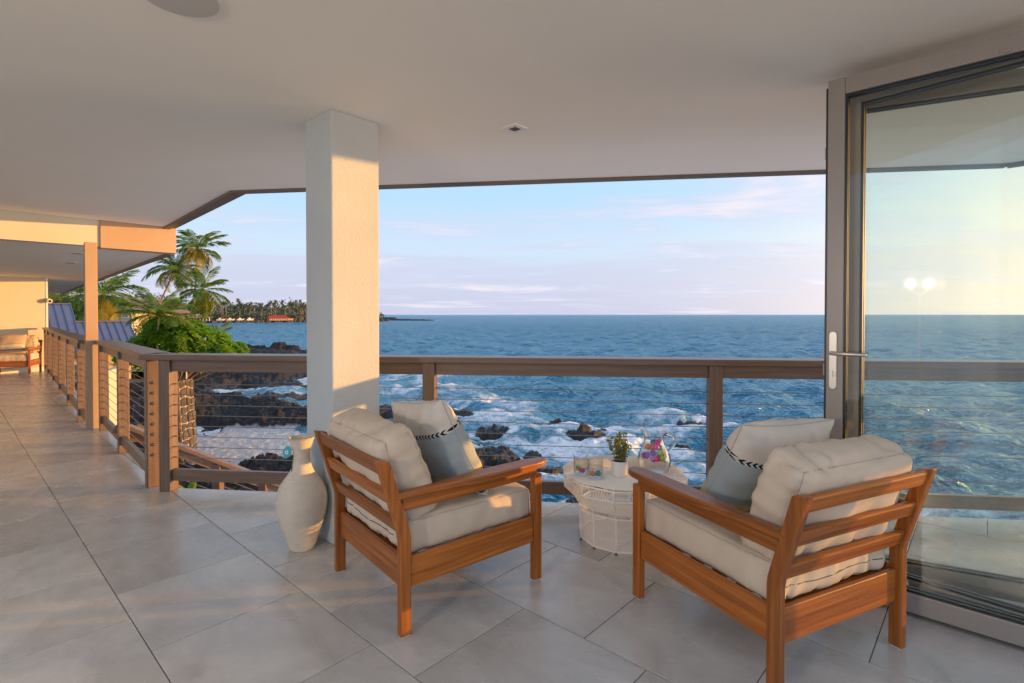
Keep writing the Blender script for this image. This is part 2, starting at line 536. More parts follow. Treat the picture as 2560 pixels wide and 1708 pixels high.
def build_column():
    f = Vector((-1.039, 3.019)); w = 0.318
    q = [f, f + Bdir * w, f + Bdir * w + Adir * w, f + Adir * w]
    o = MB().prism([tuple(v) for v in q], 0.0, CEIL).build('column', STUCCO, bevel=0.008)
    tag(o, 'square pale stucco column rising behind the ribbed floor vase', 'column')


def build_wall():
    f = Vector((-11.02, 12.36)); nn = Vector((0.738, -0.675))
    w = empty('wing_wall'); tag(w, 'sunlit cream end wall of the corridor behind the far armchair', 'wall')
    q = [f, f - nn * 0.2, f - nn * 0.2 - Bdir * 4.5, f - Bdir * 4.5]
    MB().prism([tuple(v) for v in q], 0.0, 2.199).build('plaster_face', WALLW, w)
    q = [f + Bdir * 0.04 + nn * 0.01, f + Bdir * 0.04 - nn * 0.22, f + Bdir * 0.002 - nn * 0.22, f + Bdir * 0.002 + nn * 0.01]
    MB().prism([tuple(v) for v in q], 0.0, 2.198).build('corner_trim', WHITEP, w)
    q = [f - Bdir * 0.02 + nn * 0.014, f - Bdir * 0.02 + nn * 0.002, f - Bdir * 4.5 + nn * 0.002, f - Bdir * 4.5 + nn * 0.014]
    MB().prism([tuple(v) for v in q], 0.001, 0.10).build('skirting', WHITEP, w)
    a = f - Bdir * 0.95
    q = [a + nn * 0.35, a + nn * 0.001, a - Bdir * 3.4 + nn * 0.001, a - Bdir * 3.4 + nn * 0.35]
    MB().prism([tuple(v) for v in q], 1.98, 2.198).build('bulkhead', WALLW, w)
    # camera at the wall's outer corner
    cctv = empty('security_camera', (f.x + 0.035, f.y + 0.03, 1.66), R(-35)); tag(cctv, 'small white security camera on the outer corner of the end wall', 'camera')
    MB().box(-0.01, 0.03, -0.03, 0.03, -0.04, 0.04).build('bracket', WHITEP, cctv, bevel=0.004)
    mb = MB(); mb.tube([(0.03, 0, 0.02), (0.13, 0, -0.01)], [0.045, 0.05], 14); mb.build('housing', WHITEP, cctv, smooth=False)
    mb = MB(); mb.tube([(0.131, 0, -0.0102), (0.138, 0, -0.012)], 0.03, 14); mb.build('lens', GASK, cctv)


CABLE_Z = [0.812 - 0.0797 * i for i in range(8)]


def railing(name, label, p0, d, n, length, posts, cable_range, m=RAILT, bolts_on=None, cap_ext=(0, 0)):
    root = empty(name, (p0[0], p0[1], 0), math.atan2(d[1], d[0]))
    tag(root, label, 'railing', 'cable railings round the lanai')
    sy = 1 if (d[0] * n[1] - d[1] * n[0]) > 0 else -1      # local y sign of the outward side

    def bx(x0, x1, y0, y1, z0, z1, nm, bev=0.004):
        ya, yb = sorted((y0 * sy, y1 * sy))
        L_ = x1 - x0
        if L_ > z1 - z0:
            return MB().box(-L_ / 2, L_ / 2, ya, yb, z0, z1).build(nm, m, root, loc=((x0 + x1) / 2, 0, 0), bevel=bev)
        # upright: grain along local x
        h = z1 - z0
        mt = frame(((x0 + x1) / 2, (ya + yb) / 2, z0), Vector((0, 0, 1)), Vector((1, 0, 0)), Vector((0, 1, 0)))
        return MB().box(0, h, -(x1 - x0) / 2, (x1 - x0) / 2, -(yb - ya) / 2, (yb - ya) / 2).build(nm, m, root, mtx=mt, bevel=bev)
    bx(-cap_ext[0], length + cap_ext[1], -0.025, 0.175, 0.996, 1.037, 'cap_rail')
    ps = []
    for s in posts:
        ps.append(bx(s, s + 0.089, 0, 0.089, 0.0, 0.995, 'post'))
    edges = [0.0] + [0] * 0
    spans = []
    xs = sorted(posts)
    prev = None
    for s in xs:
        if prev is not None: spans.append((prev + 0.089, s))
        prev = s
    if xs and xs[0] > 0.3: spans.insert(0, (0.0, xs[0]))
    if xs and length - (xs[-1] + 0.089) > 0.3: spans.append((xs[-1] + 0.089, length))
    for a, b in spans:
        bx(a + 0.001, b - 0.001, 0.022, 0.060, 0.908, 0.994, 'upper_rail', 0.003)
        bx(a + 0.001, b - 0.001, 0.022, 0.060, 0.078, 0.166, 'bottom_rail', 0.003)
    for z in CABLE_Z:
        mb = MB()
        y = 0.041 * sy
        mb.tube([(cable_range[0], y, z), (cable_range[1], y, z)], 0.0028, 6)
        for a, b in spans:
            for x, sg in ((a, 1), (b, -1)):
                mb.tube([(x, y, z), (x + sg * 0.028, y, z)], 0.0052, 6)
        mb.build('cable', STEEL, root)
    return root, ps, sy


def build_railings():
    # front run
    p0 = Vector((-2.668, 3.936))
    railing('cable_railing', 'brown timber cable railing along the sea front behind the wire table', p0, FD, FN, 6.15, [0.0, 2.04, 4.02, 6.04], (0.05, 6.1), cap_ext=(0.14, 0))
    # near left run: from its corner post away to the tall post
    p1 = Vector((-2.805, 3.999)) - LD * 0.002
    root, ps, sy = railing('cable_railing', 'brown timber cable railing running from the bolted corner post to the tall post', p1, LD, LN, 2.98, [0.0, 1.40, 2.79], (0.05, 2.9), cap_ext=(0.03, 0.0))
    corner = ps[0]
    corner['label'] = 'corner post with a column of dome nuts'
    for z in CABLE_Z:
        mb = MB()
        mb.lathe([(0.013, 0.0), (0.013, 0.003), (0.0095, 0.0032), (0.0095, 0.009), (0.005, 0.013), (0.0005, 0.014)], 12, cap0=True)
        b = mb.build('dome_nut', BOLT, None, smooth=False)
        b.parent = corner
        # corner post local frame: x up, y along the run, z across
        b.matrix_local = frame((z - 0.0, -0.0447, 0.002), Vector((1, 0, 0)), Vector((0, 0, 1)), Vector((0, -1, 0)))
    # far left run
    p2 = Vector((-5.393, 6.479)) - LD * 0.42
    railing('cable_railing', 'brown timber cable railing along the side corridor up to the end wall', p2, LD, LN, 8.35, [0.42 + 1.62 * i for i in range(5)] + [8.2], (0.0, 8.3))
    # right run beyond the folding door
    p3 = p0 + FD * 6.16
    rd = Vector((0.738, -0.675)); rn = Vector((0.675, 0.738))
    railing('cable_railing', 'brown timber cable railing turning the corner beyond the glass door', p3, rd, rn, 6.2, [0.0, 2.0, 4.0, 6.0], (0.0, 6.1))
    # tall post under the beam
    tp = Vector((-4.945, 6.06))
    a = math.atan2(LD.y, LD.x)
    mt = frame((tp.x, tp.y, 0), Vector((0, 0, 1)), Vector((LD.x, LD.y, 0)), Vector((LN.x, LN.y, 0)))
    o = MB().box(0, 2.178, 0, 0.11, 0, 0.115).build('support_post', TRIML, mtx=mt, bevel=0.004)
    tag(o, 'tall slim tan post carrying the corridor beam', 'post')


def build_ceiling_fittings():
    sp = empty('ceiling_speaker', (-1.235, 1.955, CEIL)); tag(sp, 'large round white speaker grille set in the upper ceiling', 'speaker')
    MB().lathe([(0.140, -0.001), (0.140, -0.006), (0.132, -0.009)], 48, cap0=False).build('rim', WHITEP, sp, smooth=False)
    g = M('speaker_grille', (0.62, 0.60, 0.57), rough=0.6, bump=0.6, bscale=400)
    MB().lathe([(0.132, -0.009), (0.10, -0.011), (0.0005, -0.012)], 48, cap0=False).build('grille', g, sp)
    dl = empty('recessed_downlight', (0.018, 3.338, CEIL), math.atan2(Bdir.y, Bdir.x)); tag(dl, 'square white recessed downlight in the ceiling near the sea edge', 'downlight')
    mb = MB()
    a, b = 0.060, 0.030
    for x0, x1, y0, y1 in ((-a, a, b, a), (-a, a, -a, -b), (-a, -b, -b, b), (b, a, -b, b)): mb.box(x0, x1, y0, y1, -0.008, 0.0)
    mb.build('bezel', WHITEP, dl)
    mb = MB(); vs = [(-b, -b, -0.0075), (b, -b, -0.0075), (b, b, -0.0075), (-b, b, -0.0075), (-.008, -.008, -0.0005), (.008, -.008, -0.0005), (.008, .008, -0.0005), (-.008, .008, -0.0005)]
    mb.add(vs, [(0, 1, 5, 4), (1, 2, 6, 5), (2, 3, 7, 6), (3, 0, 4, 7), (4, 5, 6, 7)]); mb.build('reflector', DARKIN, dl)
    for (x, y), lab in (((-6.11, 7.38), 'round recessed light in the corridor ceiling, nearer the tall post'), ((-7.34, 8.70), 'round recessed light in the corridor ceiling, farther from the tall post')):
        r = empty('recessed_light', (x, y, 2.2)); tag(r, lab, 'downlight', 'round lights in the corridor ceiling')
        MB().lathe([(0.10, -0.0005), (0.10, -0.006), (0.075, -0.008)], 28, cap0=False).build('rim', WHITEP, r)
        MB().lathe([(0.075, -0.008), (0.07, -0.003), (0.001, -0.002)], 28, cap0=False).build('reflector', DARKIN, r)


build_floor(); build_ceiling(); build_column(); build_wall(); build_railings(); build_ceiling_fittings()

# ------------------------------------------------------------------ folding glass door

def build_door():
    root = empty('folding_glass_door', (1.513, 2.517, 0))
    tag(root, 'grey aluminium folding glass door stacked open in three panels', 'door')
    nn = Vector((0.675, 0.738)); dd = Vector((0.738, -0.675))

    def panel(lx, ly, d, w, label):
        p = empty('door_panel'); p.parent = root; p.location = (lx - 1.513, ly - 2.517, 0)
        p.rotation_euler = (0, 0, math.atan2(d[1], d[0])); p['label'] = label
        z0, z1, st, t = 0.022, 2.455, 0.070, 0.066
        mb = MB()
        mb.box(0, st, 0, t, z0, z1); mb.box(w - st, w, 0, t, z0, z1)
        mb.box(st, w - st, 0.0005, t - 0.0005, z1 - 0.078, z1); mb.box(st, w - st, 0.0005, t - 0.0005, z0, z0 + 0.085)
        mb.build('frame', ALU, p, bevel=0.003)
        mb = MB()
        g = 0.011
        for y0, y1 in ((0.012, 0.028), (0.040, 0.054)):
            mb.box(st, st + g, y0, y1, z0 + 0.085, z1 - 0.078); mb.box(w - st - g, w - st, y0, y1, z0 + 0.085, z1 - 0.078)
            mb.box(st + g, w - st - g, y0, y1, z1 - 0.078 - g, z1 - 0.078); mb.box(st + g, w - st - g, y0, y1, z0 + 0.085, z0 + 0.085 + g)
        mb.box(-0.010, 0.0, 0.012, 0.054, z0 + 0.03, z1 - 0.03)
        mb.build('gasket', GASK, p)
        MB().box(st + 0.004, w - st - 0.004, 0.029, 0.039, z0 + 0.089, z1 - 0.082).build('glass', PANE, p)
        return p
    p1 = panel(1.513, 2.517, dd, 0.96, 'front door panel with the lever handle')
    # handle set on the leading stile, on the room side
    mb = MB()
    x = 0.030
    pts = []
    for k in range(9): pts.append((x - 0.0165 * math.cos(math.pi * k / 8), 1.242 + 0.0165 * math.sin(math.pi * k / 8)))
    for k in range(9): pts.append((x + 0.0165 * math.cos(math.pi * k / 8), 0.999 - 0.0165 * math.sin(math.pi * k / 8)))
    n = len(pts)
    vs = [(a, -0.0005, b) for a, b in pts] + [(a, -0.009, b) for a, b in pts]
    fs = [tuple(range(n)), tuple(range(2 * n - 1, n - 1, -1))] + [(i, n + i, n + (i + 1) % n, (i + 1) % n) for i in range(n)]
    mb.add(vs, fs); mb.build('handle_plate', HAND, p1, bevel=0.002)
    mb = MB()
    mb.tube([(x, -0.008, 1.157), (x, -0.045, 1.157), (x + 0.012, -0.056, 1.157), (x + 0.05, -0.058, 1.156), (x + 0.128, -0.056, 1.155), (x + 0.138, -0.050, 1.155)], [0.011, 0.010, 0.0095, 0.009, 0.0085, 0.008], 12)
    mb.build('lever_handle', HAND, p1, smooth=True)
    mb = MB(); mb.tube([(x, -0.008, 1.058), (x, -0.017, 1.058)], 0.013, 16); mb.box(x - 0.003, x + 0.003, -0.028, -0.016, 1.044, 1.072)
    mb.build('thumb_turn', HAND, p1)
    l2 = Vector((1.655, 2.617)); r2 = Vector((1.513, 2.517)) + dd * 0.985 + nn * 0.078
    panel(l2.x, l2.y, (r2 - l2).normalized(), (r2 - l2).length, 'middle door panel seen through the front one')
    panel(1.705, 2.685, Vector((0.891, -0.454)), 0.96, 'rear door panel swung farthest out')
    mb = MB()
    for z in (0.35, 1.04, 1.12, 2.1): mb.tube([(-0.016, 0.062, z), (-0.016, 0.062, z + 0.055)], 0.009, 10)
    mb.build('hinge', HAND, p1)
    c = MB(); c.box(0.60, 0.635, -0.004, 0.0, 2.383, 2.398); c.build('latch_bracket', ALU, p1, bevel=0.002)


build_door()

# ------------------------------------------------------------------ soft things

def rounded_box(hx, hy, hz, r, n=26, puff=0.0, seed=0.0, wr=0.004, pleat=0.003, sides=(1, 1), back=1.0):
    """box cushion; returns mesh builder and a function mapping box parameters to points"""
    def base(a, b, c):
        p = Vector((a * hx, b * hy, c * hz))
        q = Vector((max(-hx + r, min(hx - r, p.x)), max(-hy + r, min(hy - r, p.y)), max(-hz + r, min(hz - r, p.z))))
        d = p - q
        if d.length > 1e-9: d.normalize()
        s = q + d * r
        k = (1 - a * a) * (1 - b * b)
        s.z += puff * (k ** 0.6 if k > 0 else 0) * c * (1.0 if c > 0 else back)
        s.x += 0.35 * puff * (1 - b * b) * (1 - c * c) * a * sides[0]
        s.y += 0.35 * puff * (1 - a * a) * (1 - c * c) * b * sides[1]
        return s, d

    def warp(s, d, a, b, c):
        w = mnoise.noise(Vector((s.x * 5 + seed, s.y * 5, s.z * 5))) * wr * 1.6
        w += mnoise.noise(Vector((s.x * 14 + seed, s.y * 14, s.z * 9 + 3))) * wr * 0.6
        w -= wr * 1.5 * (1 - min(1, abs(mnoise.noise(Vector((s.x * 8 + seed * 3, s.y * 2.2, s.z * 4)))) * 7)) * (0.3 + 0.7 * abs(b))
        es = min(abs(abs(c) - 1) * hz, 1)
        ed = max(abs(a), abs(b))
        dist = (1 - ed) * min(hx, hy) if abs(c) > 0.999 else (1 - abs(c)) * hz
        run = s.x if abs(b) > abs(a) else s.y
        fade = math.exp(-max(0, dist) / 0.05)
        ph = run * 95 + 2.4 * mnoise.noise(Vector((run * 9 + seed, 1.7, 0))) * 3
        amp = 0.5 + mnoise.noise(Vector((run * 6 + seed, 9.1, 2)))
        w += math.sin(ph) * pleat * fade * max(0, amp)
        if abs(c) < 0.999:
            w += mnoise.noise(Vector((run * 24 + seed, 4.4, s.z * 3))) * wr * 0.75
        if d.length < 1e-6: d = Vector((0, 0, 1 if c > 0 else -1))
        return s + d * w
    mb = MB()
    key = {}

    def vid(a, b, c):
        k = (round(a, 5), round(b, 5), round(c, 5))
        if k not in key:
            s, d = base(a, b, c)
            key[k] = len(mb.v); mb.v.append(tuple(warp(s, d, a, b, c)))
        return key[k]

    def lin(m): 
        # denser near the ends
        return [math.sin((i / m - 0.5) * math.pi) * 0.5 + 0.5 * (2 * i / m - 1) for i in range(m + 1)]
    nx, ny, nz = n, n, max(6, n // 3)
    X, Y, Z = lin(nx), lin(ny), lin(nz)
    def quad(i): mb.f.append(i); mb.mi.append(0)
    for i in range(nx):
        for j in range(ny):
            quad((vid(X[i], Y[j], 1), vid(X[i + 1], Y[j], 1), vid(X[i + 1], Y[j + 1], 1), vid(X[i], Y[j + 1], 1)))
            quad((vid(X[i], Y[j], -1), vid(X[i], Y[j + 1], -1), vid(X[i + 1], Y[j + 1], -1), vid(X[i + 1], Y[j], -1)))
    for i in range(nx):
        for k in range(nz):
            quad((vid(X[i], -1, Z[k]), vid(X[i + 1], -1, Z[k]), vid(X[i + 1], -1, Z[k + 1]), vid(X[i], -1, Z[k + 1])))
            quad((vid(X[i], 1, Z[k]), vid(X[i], 1, Z[k + 1]), vid(X[i + 1], 1, Z[k + 1]), vid(X[i + 1], 1, Z[k])))
    for j in range(ny):
        for k in range(nz):
            quad((vid(-1, Y[j], Z[k]), vid(-1, Y[j], Z[k + 1]), vid(-1, Y[j + 1], Z[k + 1]), vid(-1, Y[j + 1], Z[k])))
            quad((vid(1, Y[j], Z[k]), vid(1, Y[j + 1], Z[k]), vid(1, Y[j + 1], Z[k + 1]), vid(1, Y[j], Z[k + 1])))

    def at(a, b, c):
        s, d = base(a, b, c)
        return warp(s, d, a, b, c)
    return mb, at


def seam_path(at, c, m=26):
    t = [-1 + 2 * i / m for i in range(m)]
    pts = [at(a, -1, c) for a in t] + [at(1, a, c) for a in t] + [at(-a, 1, c) for a in t] + [at(-1, -a, c) for a in t]
    return pts


def build_chair():
    root = empty('armchair')
    W, D = 0.745, 0.785
    lw, ldp = 0.036, 0.050
    def stick(nm, o, ax, L_, w, t, up, m=TEAK, bev=0.005, parent=root):
        ax = Vector(ax).normalized(); up = Vector(up).normalized(); side = up.cross(ax).normalized(); up = ax.cross(side)
        return MB().box(0, L_, -w / 2, w / 2, -t / 2, t / 2).build(nm, m, parent, mtx=frame(o, ax, side, up), bevel=bev)
    fy = D / 2 - ldp / 2
    for s in (-1, 1):
        x = s * (W / 2 - lw / 2)
        leg = stick('leg', (x, fy, 0.006), (0, 0, 1), 0.534, lw, ldp, (0, 1, 0))
        stick('glide', (x, fy, 0.0), (0, 0, 1), 0.0055, 0.024, 0.036, (0, 1, 0), PAD, 0.002)
        stick('glide', (x, -fy, 0.0), (0, 0, 1), 0.0055, 0.024, 0.036, (0, 1, 0), PAD, 0.002)
        # raked rear post, one bent board; local x runs up the post
        prof = [(0.006, -0.025, 0.025), (0.405, -0.025, 0.025), (0.435, -0.031, 0.021), (0.742, -0.128, -0.070)]
        vs = []
        for z, y0, y1 in prof:
            for xx in (-lw / 2, lw / 2):
                vs += [(z + (0.012 if z > 0.7 else 0), xx, y0 ), (z, xx, y1)]
        fs = []
        for i in range(len(prof) - 1):
            a = i * 4; b = a + 4
            fs += [(a, a + 1, b + 1, b), (a + 2, b + 2, b + 3, a + 3), (a, b, b + 2, a + 2), (a + 1, a + 3, b + 3, b + 1)]
        e = (len(prof) - 1) * 4
        fs += [(0, 2, 3, 1), (e, e + 1, e + 3, e + 2)]
        MB().add(vs, fs).build('rear_post', TEAK, root, mtx=frame((x, -fy, 0), (0, 0, 1), (1, 0, 0), (0, 1, 0)), bevel=0.005)
        # side apron
        stick('side_rail', (s * (W / 2 - 0.019), -fy + 0.026, 0.264), (0, 1, 0), 2 * fy - 0.052, 0.022, 0.130, (0, 0, 1))
        # arm: flat paddle on a rail
        stick('arm_rail', (s * (W / 2 - 0.020), -fy - 0.012, 0.548), (0, 1, 0), 2 * fy + 0.010, 0.022, 0.050, (0, 0, 1))
        out = [(-0.425, -0.020, 0.018), (-0.30, -0.022, 0.019), (-0.20, -0.026, 0.022), (-0.12, -0.038, 0.032), (-0.05, -0.050, 0.042), (0.03, -0.056, 0.046), (0.20, -0.057, 0.046), (0.34, -0.055, 0.044)]
        L1 = [(y, b) for y, a, b in out]; L0 = [(y, a) for y, a, b in out]
        cap = [(0.34 + 0.095 * math.sin(math.pi * k / 10), -0.0055 + 0.0495 * math.cos(math.pi * k / 10)) for k in range(1, 10)]
        poly = L1 + cap + L0[::-1]
        pl = [(y, -q * s) for y, q in poly]
        if s > 0: pass
        area = sum(pl[i][0] * pl[(i + 1) % len(pl)][1] - pl[(i + 1) % len(pl)][0] * pl[i][1] for i in range(len(pl)))
        if area < 0: pl = pl[::-1]
        MB().prism(pl, -0.0155, 0.0155).build('armrest', TEAK, root, mtx=frame((s * (W / 2 - 0.018), 0, 0.590), (0, 1, 0), (-1, 0, 0), (0, 0, 1)), bevel=0.008)
    stick('front_rail', (-W / 2 + lw, fy - 0.004, 0.264), (1, 0, 0), W - 2 * lw, 0.022, 0.130, (0, 0, 1))
    stick('rear_rail', (-W / 2 + lw, -fy + 0.006, 0.257), (1, 0, 0), W - 2 * lw, 0.022, 0.128, (0, 0, 1))
    for z in (0.716, 0.586, 0.458):
        y = -fy - 0.004 - 0.100 * max(0, (z - 0.42)) / 0.32
        stick('back_slat', (-W / 2 + lw - 0.004, y, z), (1, 0, 0), W - 2 * lw + 0.008, 0.024, 0.060, (0, -0.30, 0.95), bev=0.007)
    for k in range(6):
        y = -0.30 + k * 0.12
        stick('seat_slat', (-W / 2 + 0.04, y, 0.296), (1, 0, 0), W - 0.08, 0.06, 0.018, (0, 0, 1))
    # cushions
    mb, at = rounded_box(0.327, 0.355, 0.075, 0.026, 34, 0.024, 1.3, 0.007, 0.003)
    sc = mb.build('seat_cushion', CREAM, root, smooth=True, loc=(0, 0.012, 0.388))
    s2 = MB()
    for c in (1, -1): s2.tube(seam_path(at, c), 0.0016, 5, closed=True)
    s2.build('piping', SEAMC, sc, smooth=True)
    zp = MB(); zp.tube([at(a, -1, -0.25 + 0.06 * math.sin(a * 5)) + Vector((0, -0.0005, 0)) for a in [-0.93 + 0.1 * i for i in range(19)]], 0.0022, 5); zp.build('zip', DARKIN, sc)
    mb, at = rounded_box(0.315, 0.215, 0.085, 0.045, 34, 0.045, 7.7, 0.011, 0.0055, back=0.05)
    ax = Vector((1, 0, 0)); up = Vector((0, -0.315, 0.949)); nz = ax.cross(up)
    bc = mb.build('back_cushion', CREAM, root, smooth=True, mtx=frame((0, -0.304, 0.640), ax, up, nz))
    s2 = MB()
    for c in (1, -1): s2.tube(seam_path(at, c), 0.0016, 5, closed=True)
    s2.build('piping', SEAMC, bc, smooth=True)
    return root


def pillow_mat(name, kind):
    m = bpy.data.materials.new(name)
    nt, p, out = nodes_of(m)
    N = nt.nodes.new; L = nt.links.new
    tc = N('ShaderNodeTexCoord'); sp = N('ShaderNodeSeparateXYZ'); L(tc.outputs['Object'], sp.inputs[0])

    def mt(op, a, b=None):
        n = N('ShaderNodeMath'); n.operation = op
        for i, v in enumerate((a, b)):
            if v is None: continue
            if isinstance(v, (int, float)): n.inputs[i].default_value = v
            else: L(v, n.inputs[i])
        return n.outputs[0]
    v = mt('ADD', mt('MULTIPLY', sp.outputs[1], 1 / 0.52), 0.5)
    r = N('ShaderNodeValToRGB'); L(v, r.inputs[0]); cr = r.color_ramp; cr.interpolation = 'CONSTANT'
    if kind == 'sea':
        st = [(0, (0.62, 0.56, 0.47)), (0.19, (0.55, 0.44, 0.24)), (0.275, (0.34, 0.385, 0.39)), (0.71, (0.64, 0.58, 0.50))]
        bands = (0.695, 0.042)
    else:
        st = [(0, (0.50, 0.34, 0.18)), (0.13, (0.55, 0.48, 0.38)), (0.20, (0.16, 0.16, 0.17)), (0.235, (0.62, 0.56, 0.48)), (0.30, (0.45, 0.32, 0.20)), (0.33, (0.66, 0.60, 0.52)), (0.46, (0.46, 0.36, 0.25)), (0.49, (0.60, 0.45, 0.32))]
        bands = None
    while len(cr.elements) < len(st): cr.elements.new(0.5)
    for e, (q, c) in zip(cr.elements, st): e.position = q; e.color = c + (1,)
    col = r.outputs[0]
    if bands:
        # woven chevron tape, black on white
        tapes = None
        for lo, w in (bands, (0.045, 0.05)):
            t = mt('MULTIPLY', mt('SUBTRACT', v, lo), 1 / w)            # 0..1 across the tape
            inside = mt('MULTIPLY', mt('GREATER_THAN', t, 0.0), mt('LESS_THAN', t, 1.0))
            zig = mt('ABSOLUTE', mt('SUBTRACT', t, 0.5))
            u = mt('FRACT', mt('ADD', mt('MULTIPLY', sp.outputs[0], 42), mt('MULTIPLY', zig, 1.1)))
            blk = mt('GREATER_THAN', u, 0.48)
            a = N('ShaderNodeMix'); a.data_type = 'RGBA'; L(blk, a.inputs[0]); a.inputs[6].default_value = (0.55, 0.53, 0.48, 1); a.inputs[7].default_value = (0.012, 0.014, 0.02, 1)
            b = N('ShaderNodeMix'); b.data_type = 'RGBA'; L(inside, b.inputs[0]); L(col, b.inputs[6]); L(a.outputs[2], b.inputs[7])
            col = b.outputs[2]
    no = N('ShaderNodeTexNoise'); L(tc.outputs['Object'], no.inputs[0]); no.inputs['Scale'].default_value = 9; no.inputs['Detail'].default_value = 5
    mr = N('ShaderNodeMapRange'); L(no.outputs[0], mr.inputs[0]); mr.inputs['To Min'].default_value = 0.86; mr.inputs['To Max'].default_value = 1.12
    hs = N('ShaderNodeHueSaturation'); L(col, hs.inputs['Color']); L(mr.outputs[0], hs.inputs['Value']); L(hs.outputs[0], p.inputs['Base Color'])
    p.inputs['Roughness'].default_value = 0.95; p.inputs['Specular IOR Level'].default_value = 0.15
    wv = N('ShaderNodeTexNoise'); L(tc.outputs['Object'], wv.inputs[0]); wv.inputs['Scale'].default_value = 380
    bp = N('ShaderNodeBump'); L(wv.outputs[0], bp.inputs['Height']); bp.inputs['Strength'].default_value = 0.15; bp.inputs['Distance'].default_value = 0.004
    L(bp.outputs[0], p.inputs['Normal'])
    return m


def pillow_mesh(name, m, hs=0.26, T=0.095, seed=0.0, n=44):
    """square knife-edge pillow in its local xy plane with a seam round its edge"""
    mb = MB()
    ids = {}
    def P_(a, b, sgn):
        pin = 1 - 0.055 * (a * a * (1 - b * b) + b * b * (1 - a * a)) * 1.0 - 0.03 * 0
        x = a * hs * (1 - 0.07 * (1 - b * b) * a * a); y = b * hs * (1 - 0.07 * (1 - a * a) * b * b)
        k = max(0.0, (1 - a ** 2) * (1 - b ** 2))
        z = T * k ** 0.42
        edge = max(abs(a), abs(b))
        fade = math.exp(-(1 - edge) / 0.16)
        run = x if abs(b) > abs(a) else y
        z *= 1 + 0.20 * math.sin(run * 78 + 4 * mnoise.noise(Vector((run * 7 + seed, sgn, 0)))) * fade * (0.6 + mnoise.noise(Vector((run * 5, seed, 3))))
        z += (mnoise.noise(Vector((x * 7 + seed, y * 7, sgn * 3))) * 0.012 + mnoise.noise(Vector((x * 17 + seed, y * 12, sgn * 5))) * 0.004) * min(1, k * 3)
        return (x, y, sgn * z)
    g = [math.sin((i / n - 0.5) * math.pi) for i in range(n + 1)]
    for sgn in (1, -1):
        for i in range(n + 1):
            for j in range(n + 1):
                edge = i in (0, n) or j in (0, n)
                k = (i, j, 0 if edge else sgn)
                if k not in ids: ids[k] = len(mb.v); mb.v.append(P_(g[i], g[j], sgn))
        for i in range(n):
            for j in range(n):
                q = []
                for ii, jj in ((i, j), (i + 1, j), (i + 1, j + 1), (i, j + 1)):
                    e = ii in (0, n) or jj in (0, n)
                    q.append(ids[(ii, jj, 0 if e else sgn)])
                mb.f.append(tuple(q if sgn > 0 else q[::-1])); mb.mi.append(0)
    seam = [P_(t, -1, 1) for t in g[:-1]] + [P_(1, t, 1) for t in g[:-1]] + [P_(-t, 1, 1) for t in g[:-1]] + [P_(-1, -t, 1) for t in g[:-1]]
    sb = MB(); sb.tube(seam, 0.0022, 5, closed=True)
    return mb.mesh(name, m, True), sb


def chair_point(ch, p):
    return Matrix.Translation(ch.location) @ Matrix.Rotation(ch.rotation_euler.z, 4, 'Z') @ Vector(p)


def place_pillow(me, sb, ch, loc, lean, yaw, roll, label, seam_m):
    """pillow standing on the seat: local y up its height, z towards the chair's front"""
    o = bpy.data.objects.new('throw_pillow', me); COL.objects.link(o)
    rot = Matrix.Rotation(ch.rotation_euler.z, 4, 'Z') @ Matrix.Rotation(yaw, 4, 'Z') @ frame((0, 0, 0), (-1, 0, 0), (0, -math.sin(lean), math.cos(lean)), Vector((-1, 0, 0)).cross(Vector((0, -math.sin(lean), math.cos(lean))))) @ Matrix.Rotation(roll, 4, 'Z')
    p = chair_point(ch, loc)
    rot.translation = p
    o.matrix_world = rot
    tag(o, label, 'pillow', 'throw pillows on the armchairs')
    s = sb.build('seam', seam_m, o, smooth=True)
    return o


def build_seating():
    a = build_chair(); a.location = (-0.388, 2.668, 0); a.rotation_euler = (0, 0, R(-50.75))
    tag(a, 'teak armchair with cream cushions standing beside the stucco column', 'armchair', 'teak armchairs on the lanai')
    b = copy_tree(a); b.location = (1.075, 2.272, 0); b.rotation_euler = (0, 0, R(25.0))
    b['label'] = 'teak armchair with cream cushions standing before the folding glass door'
    c = copy_tree(a); c.location = (-11.06, 11.60, 0); c.rotation_euler = (0, 0, R(-152))
    c['label'] = 'small far teak armchair in the sun by the cream end wall'
    sea = pillow_mat('pillow_cloth', 'sea'); tan = pillow_mat('striped_pillow_cloth', 'tan')
    SE = M('pillow_seam', (0.36, 0.38, 0.38), rough=0.9)
    me, sb = pillow_mesh('throw_pillow', sea, 0.262, 0.118, 2.0)
    place_pillow(me, sb, a, (0.015, -0.005, 0.672), R(24), R(3), R(-9), 'white, grey blue and yellow banded pillow with chevron tape, on the armchair by the column', SE)
    me2, sb2 = pillow_mesh('throw_pillow', sea, 0.262, 0.118, 9.0)
    place_pillow(me2, sb2, b, (0.03, 0.005, 0.668), R(31), R(-4), R(2), 'white, grey blue and yellow banded pillow with chevron tape, on the armchair by the door', SE)
    me3, sb3 = pillow_mesh('throw_pillow', tan, 0.25, 0.08, 5.0, 24)
    place_pillow(me3, sb3, c, (0.05, -0.02, 0.665), R(24), R(0), R(2), 'tan pillow with pale and grey stripes on the far armchair', SE)
    return a, b, c


CHA, CHB, CHC = build_seating()

# ------------------------------------------------------------------ wire table and what stands on it
TX, TY, TZ = 0.669, 3.137, 0.395


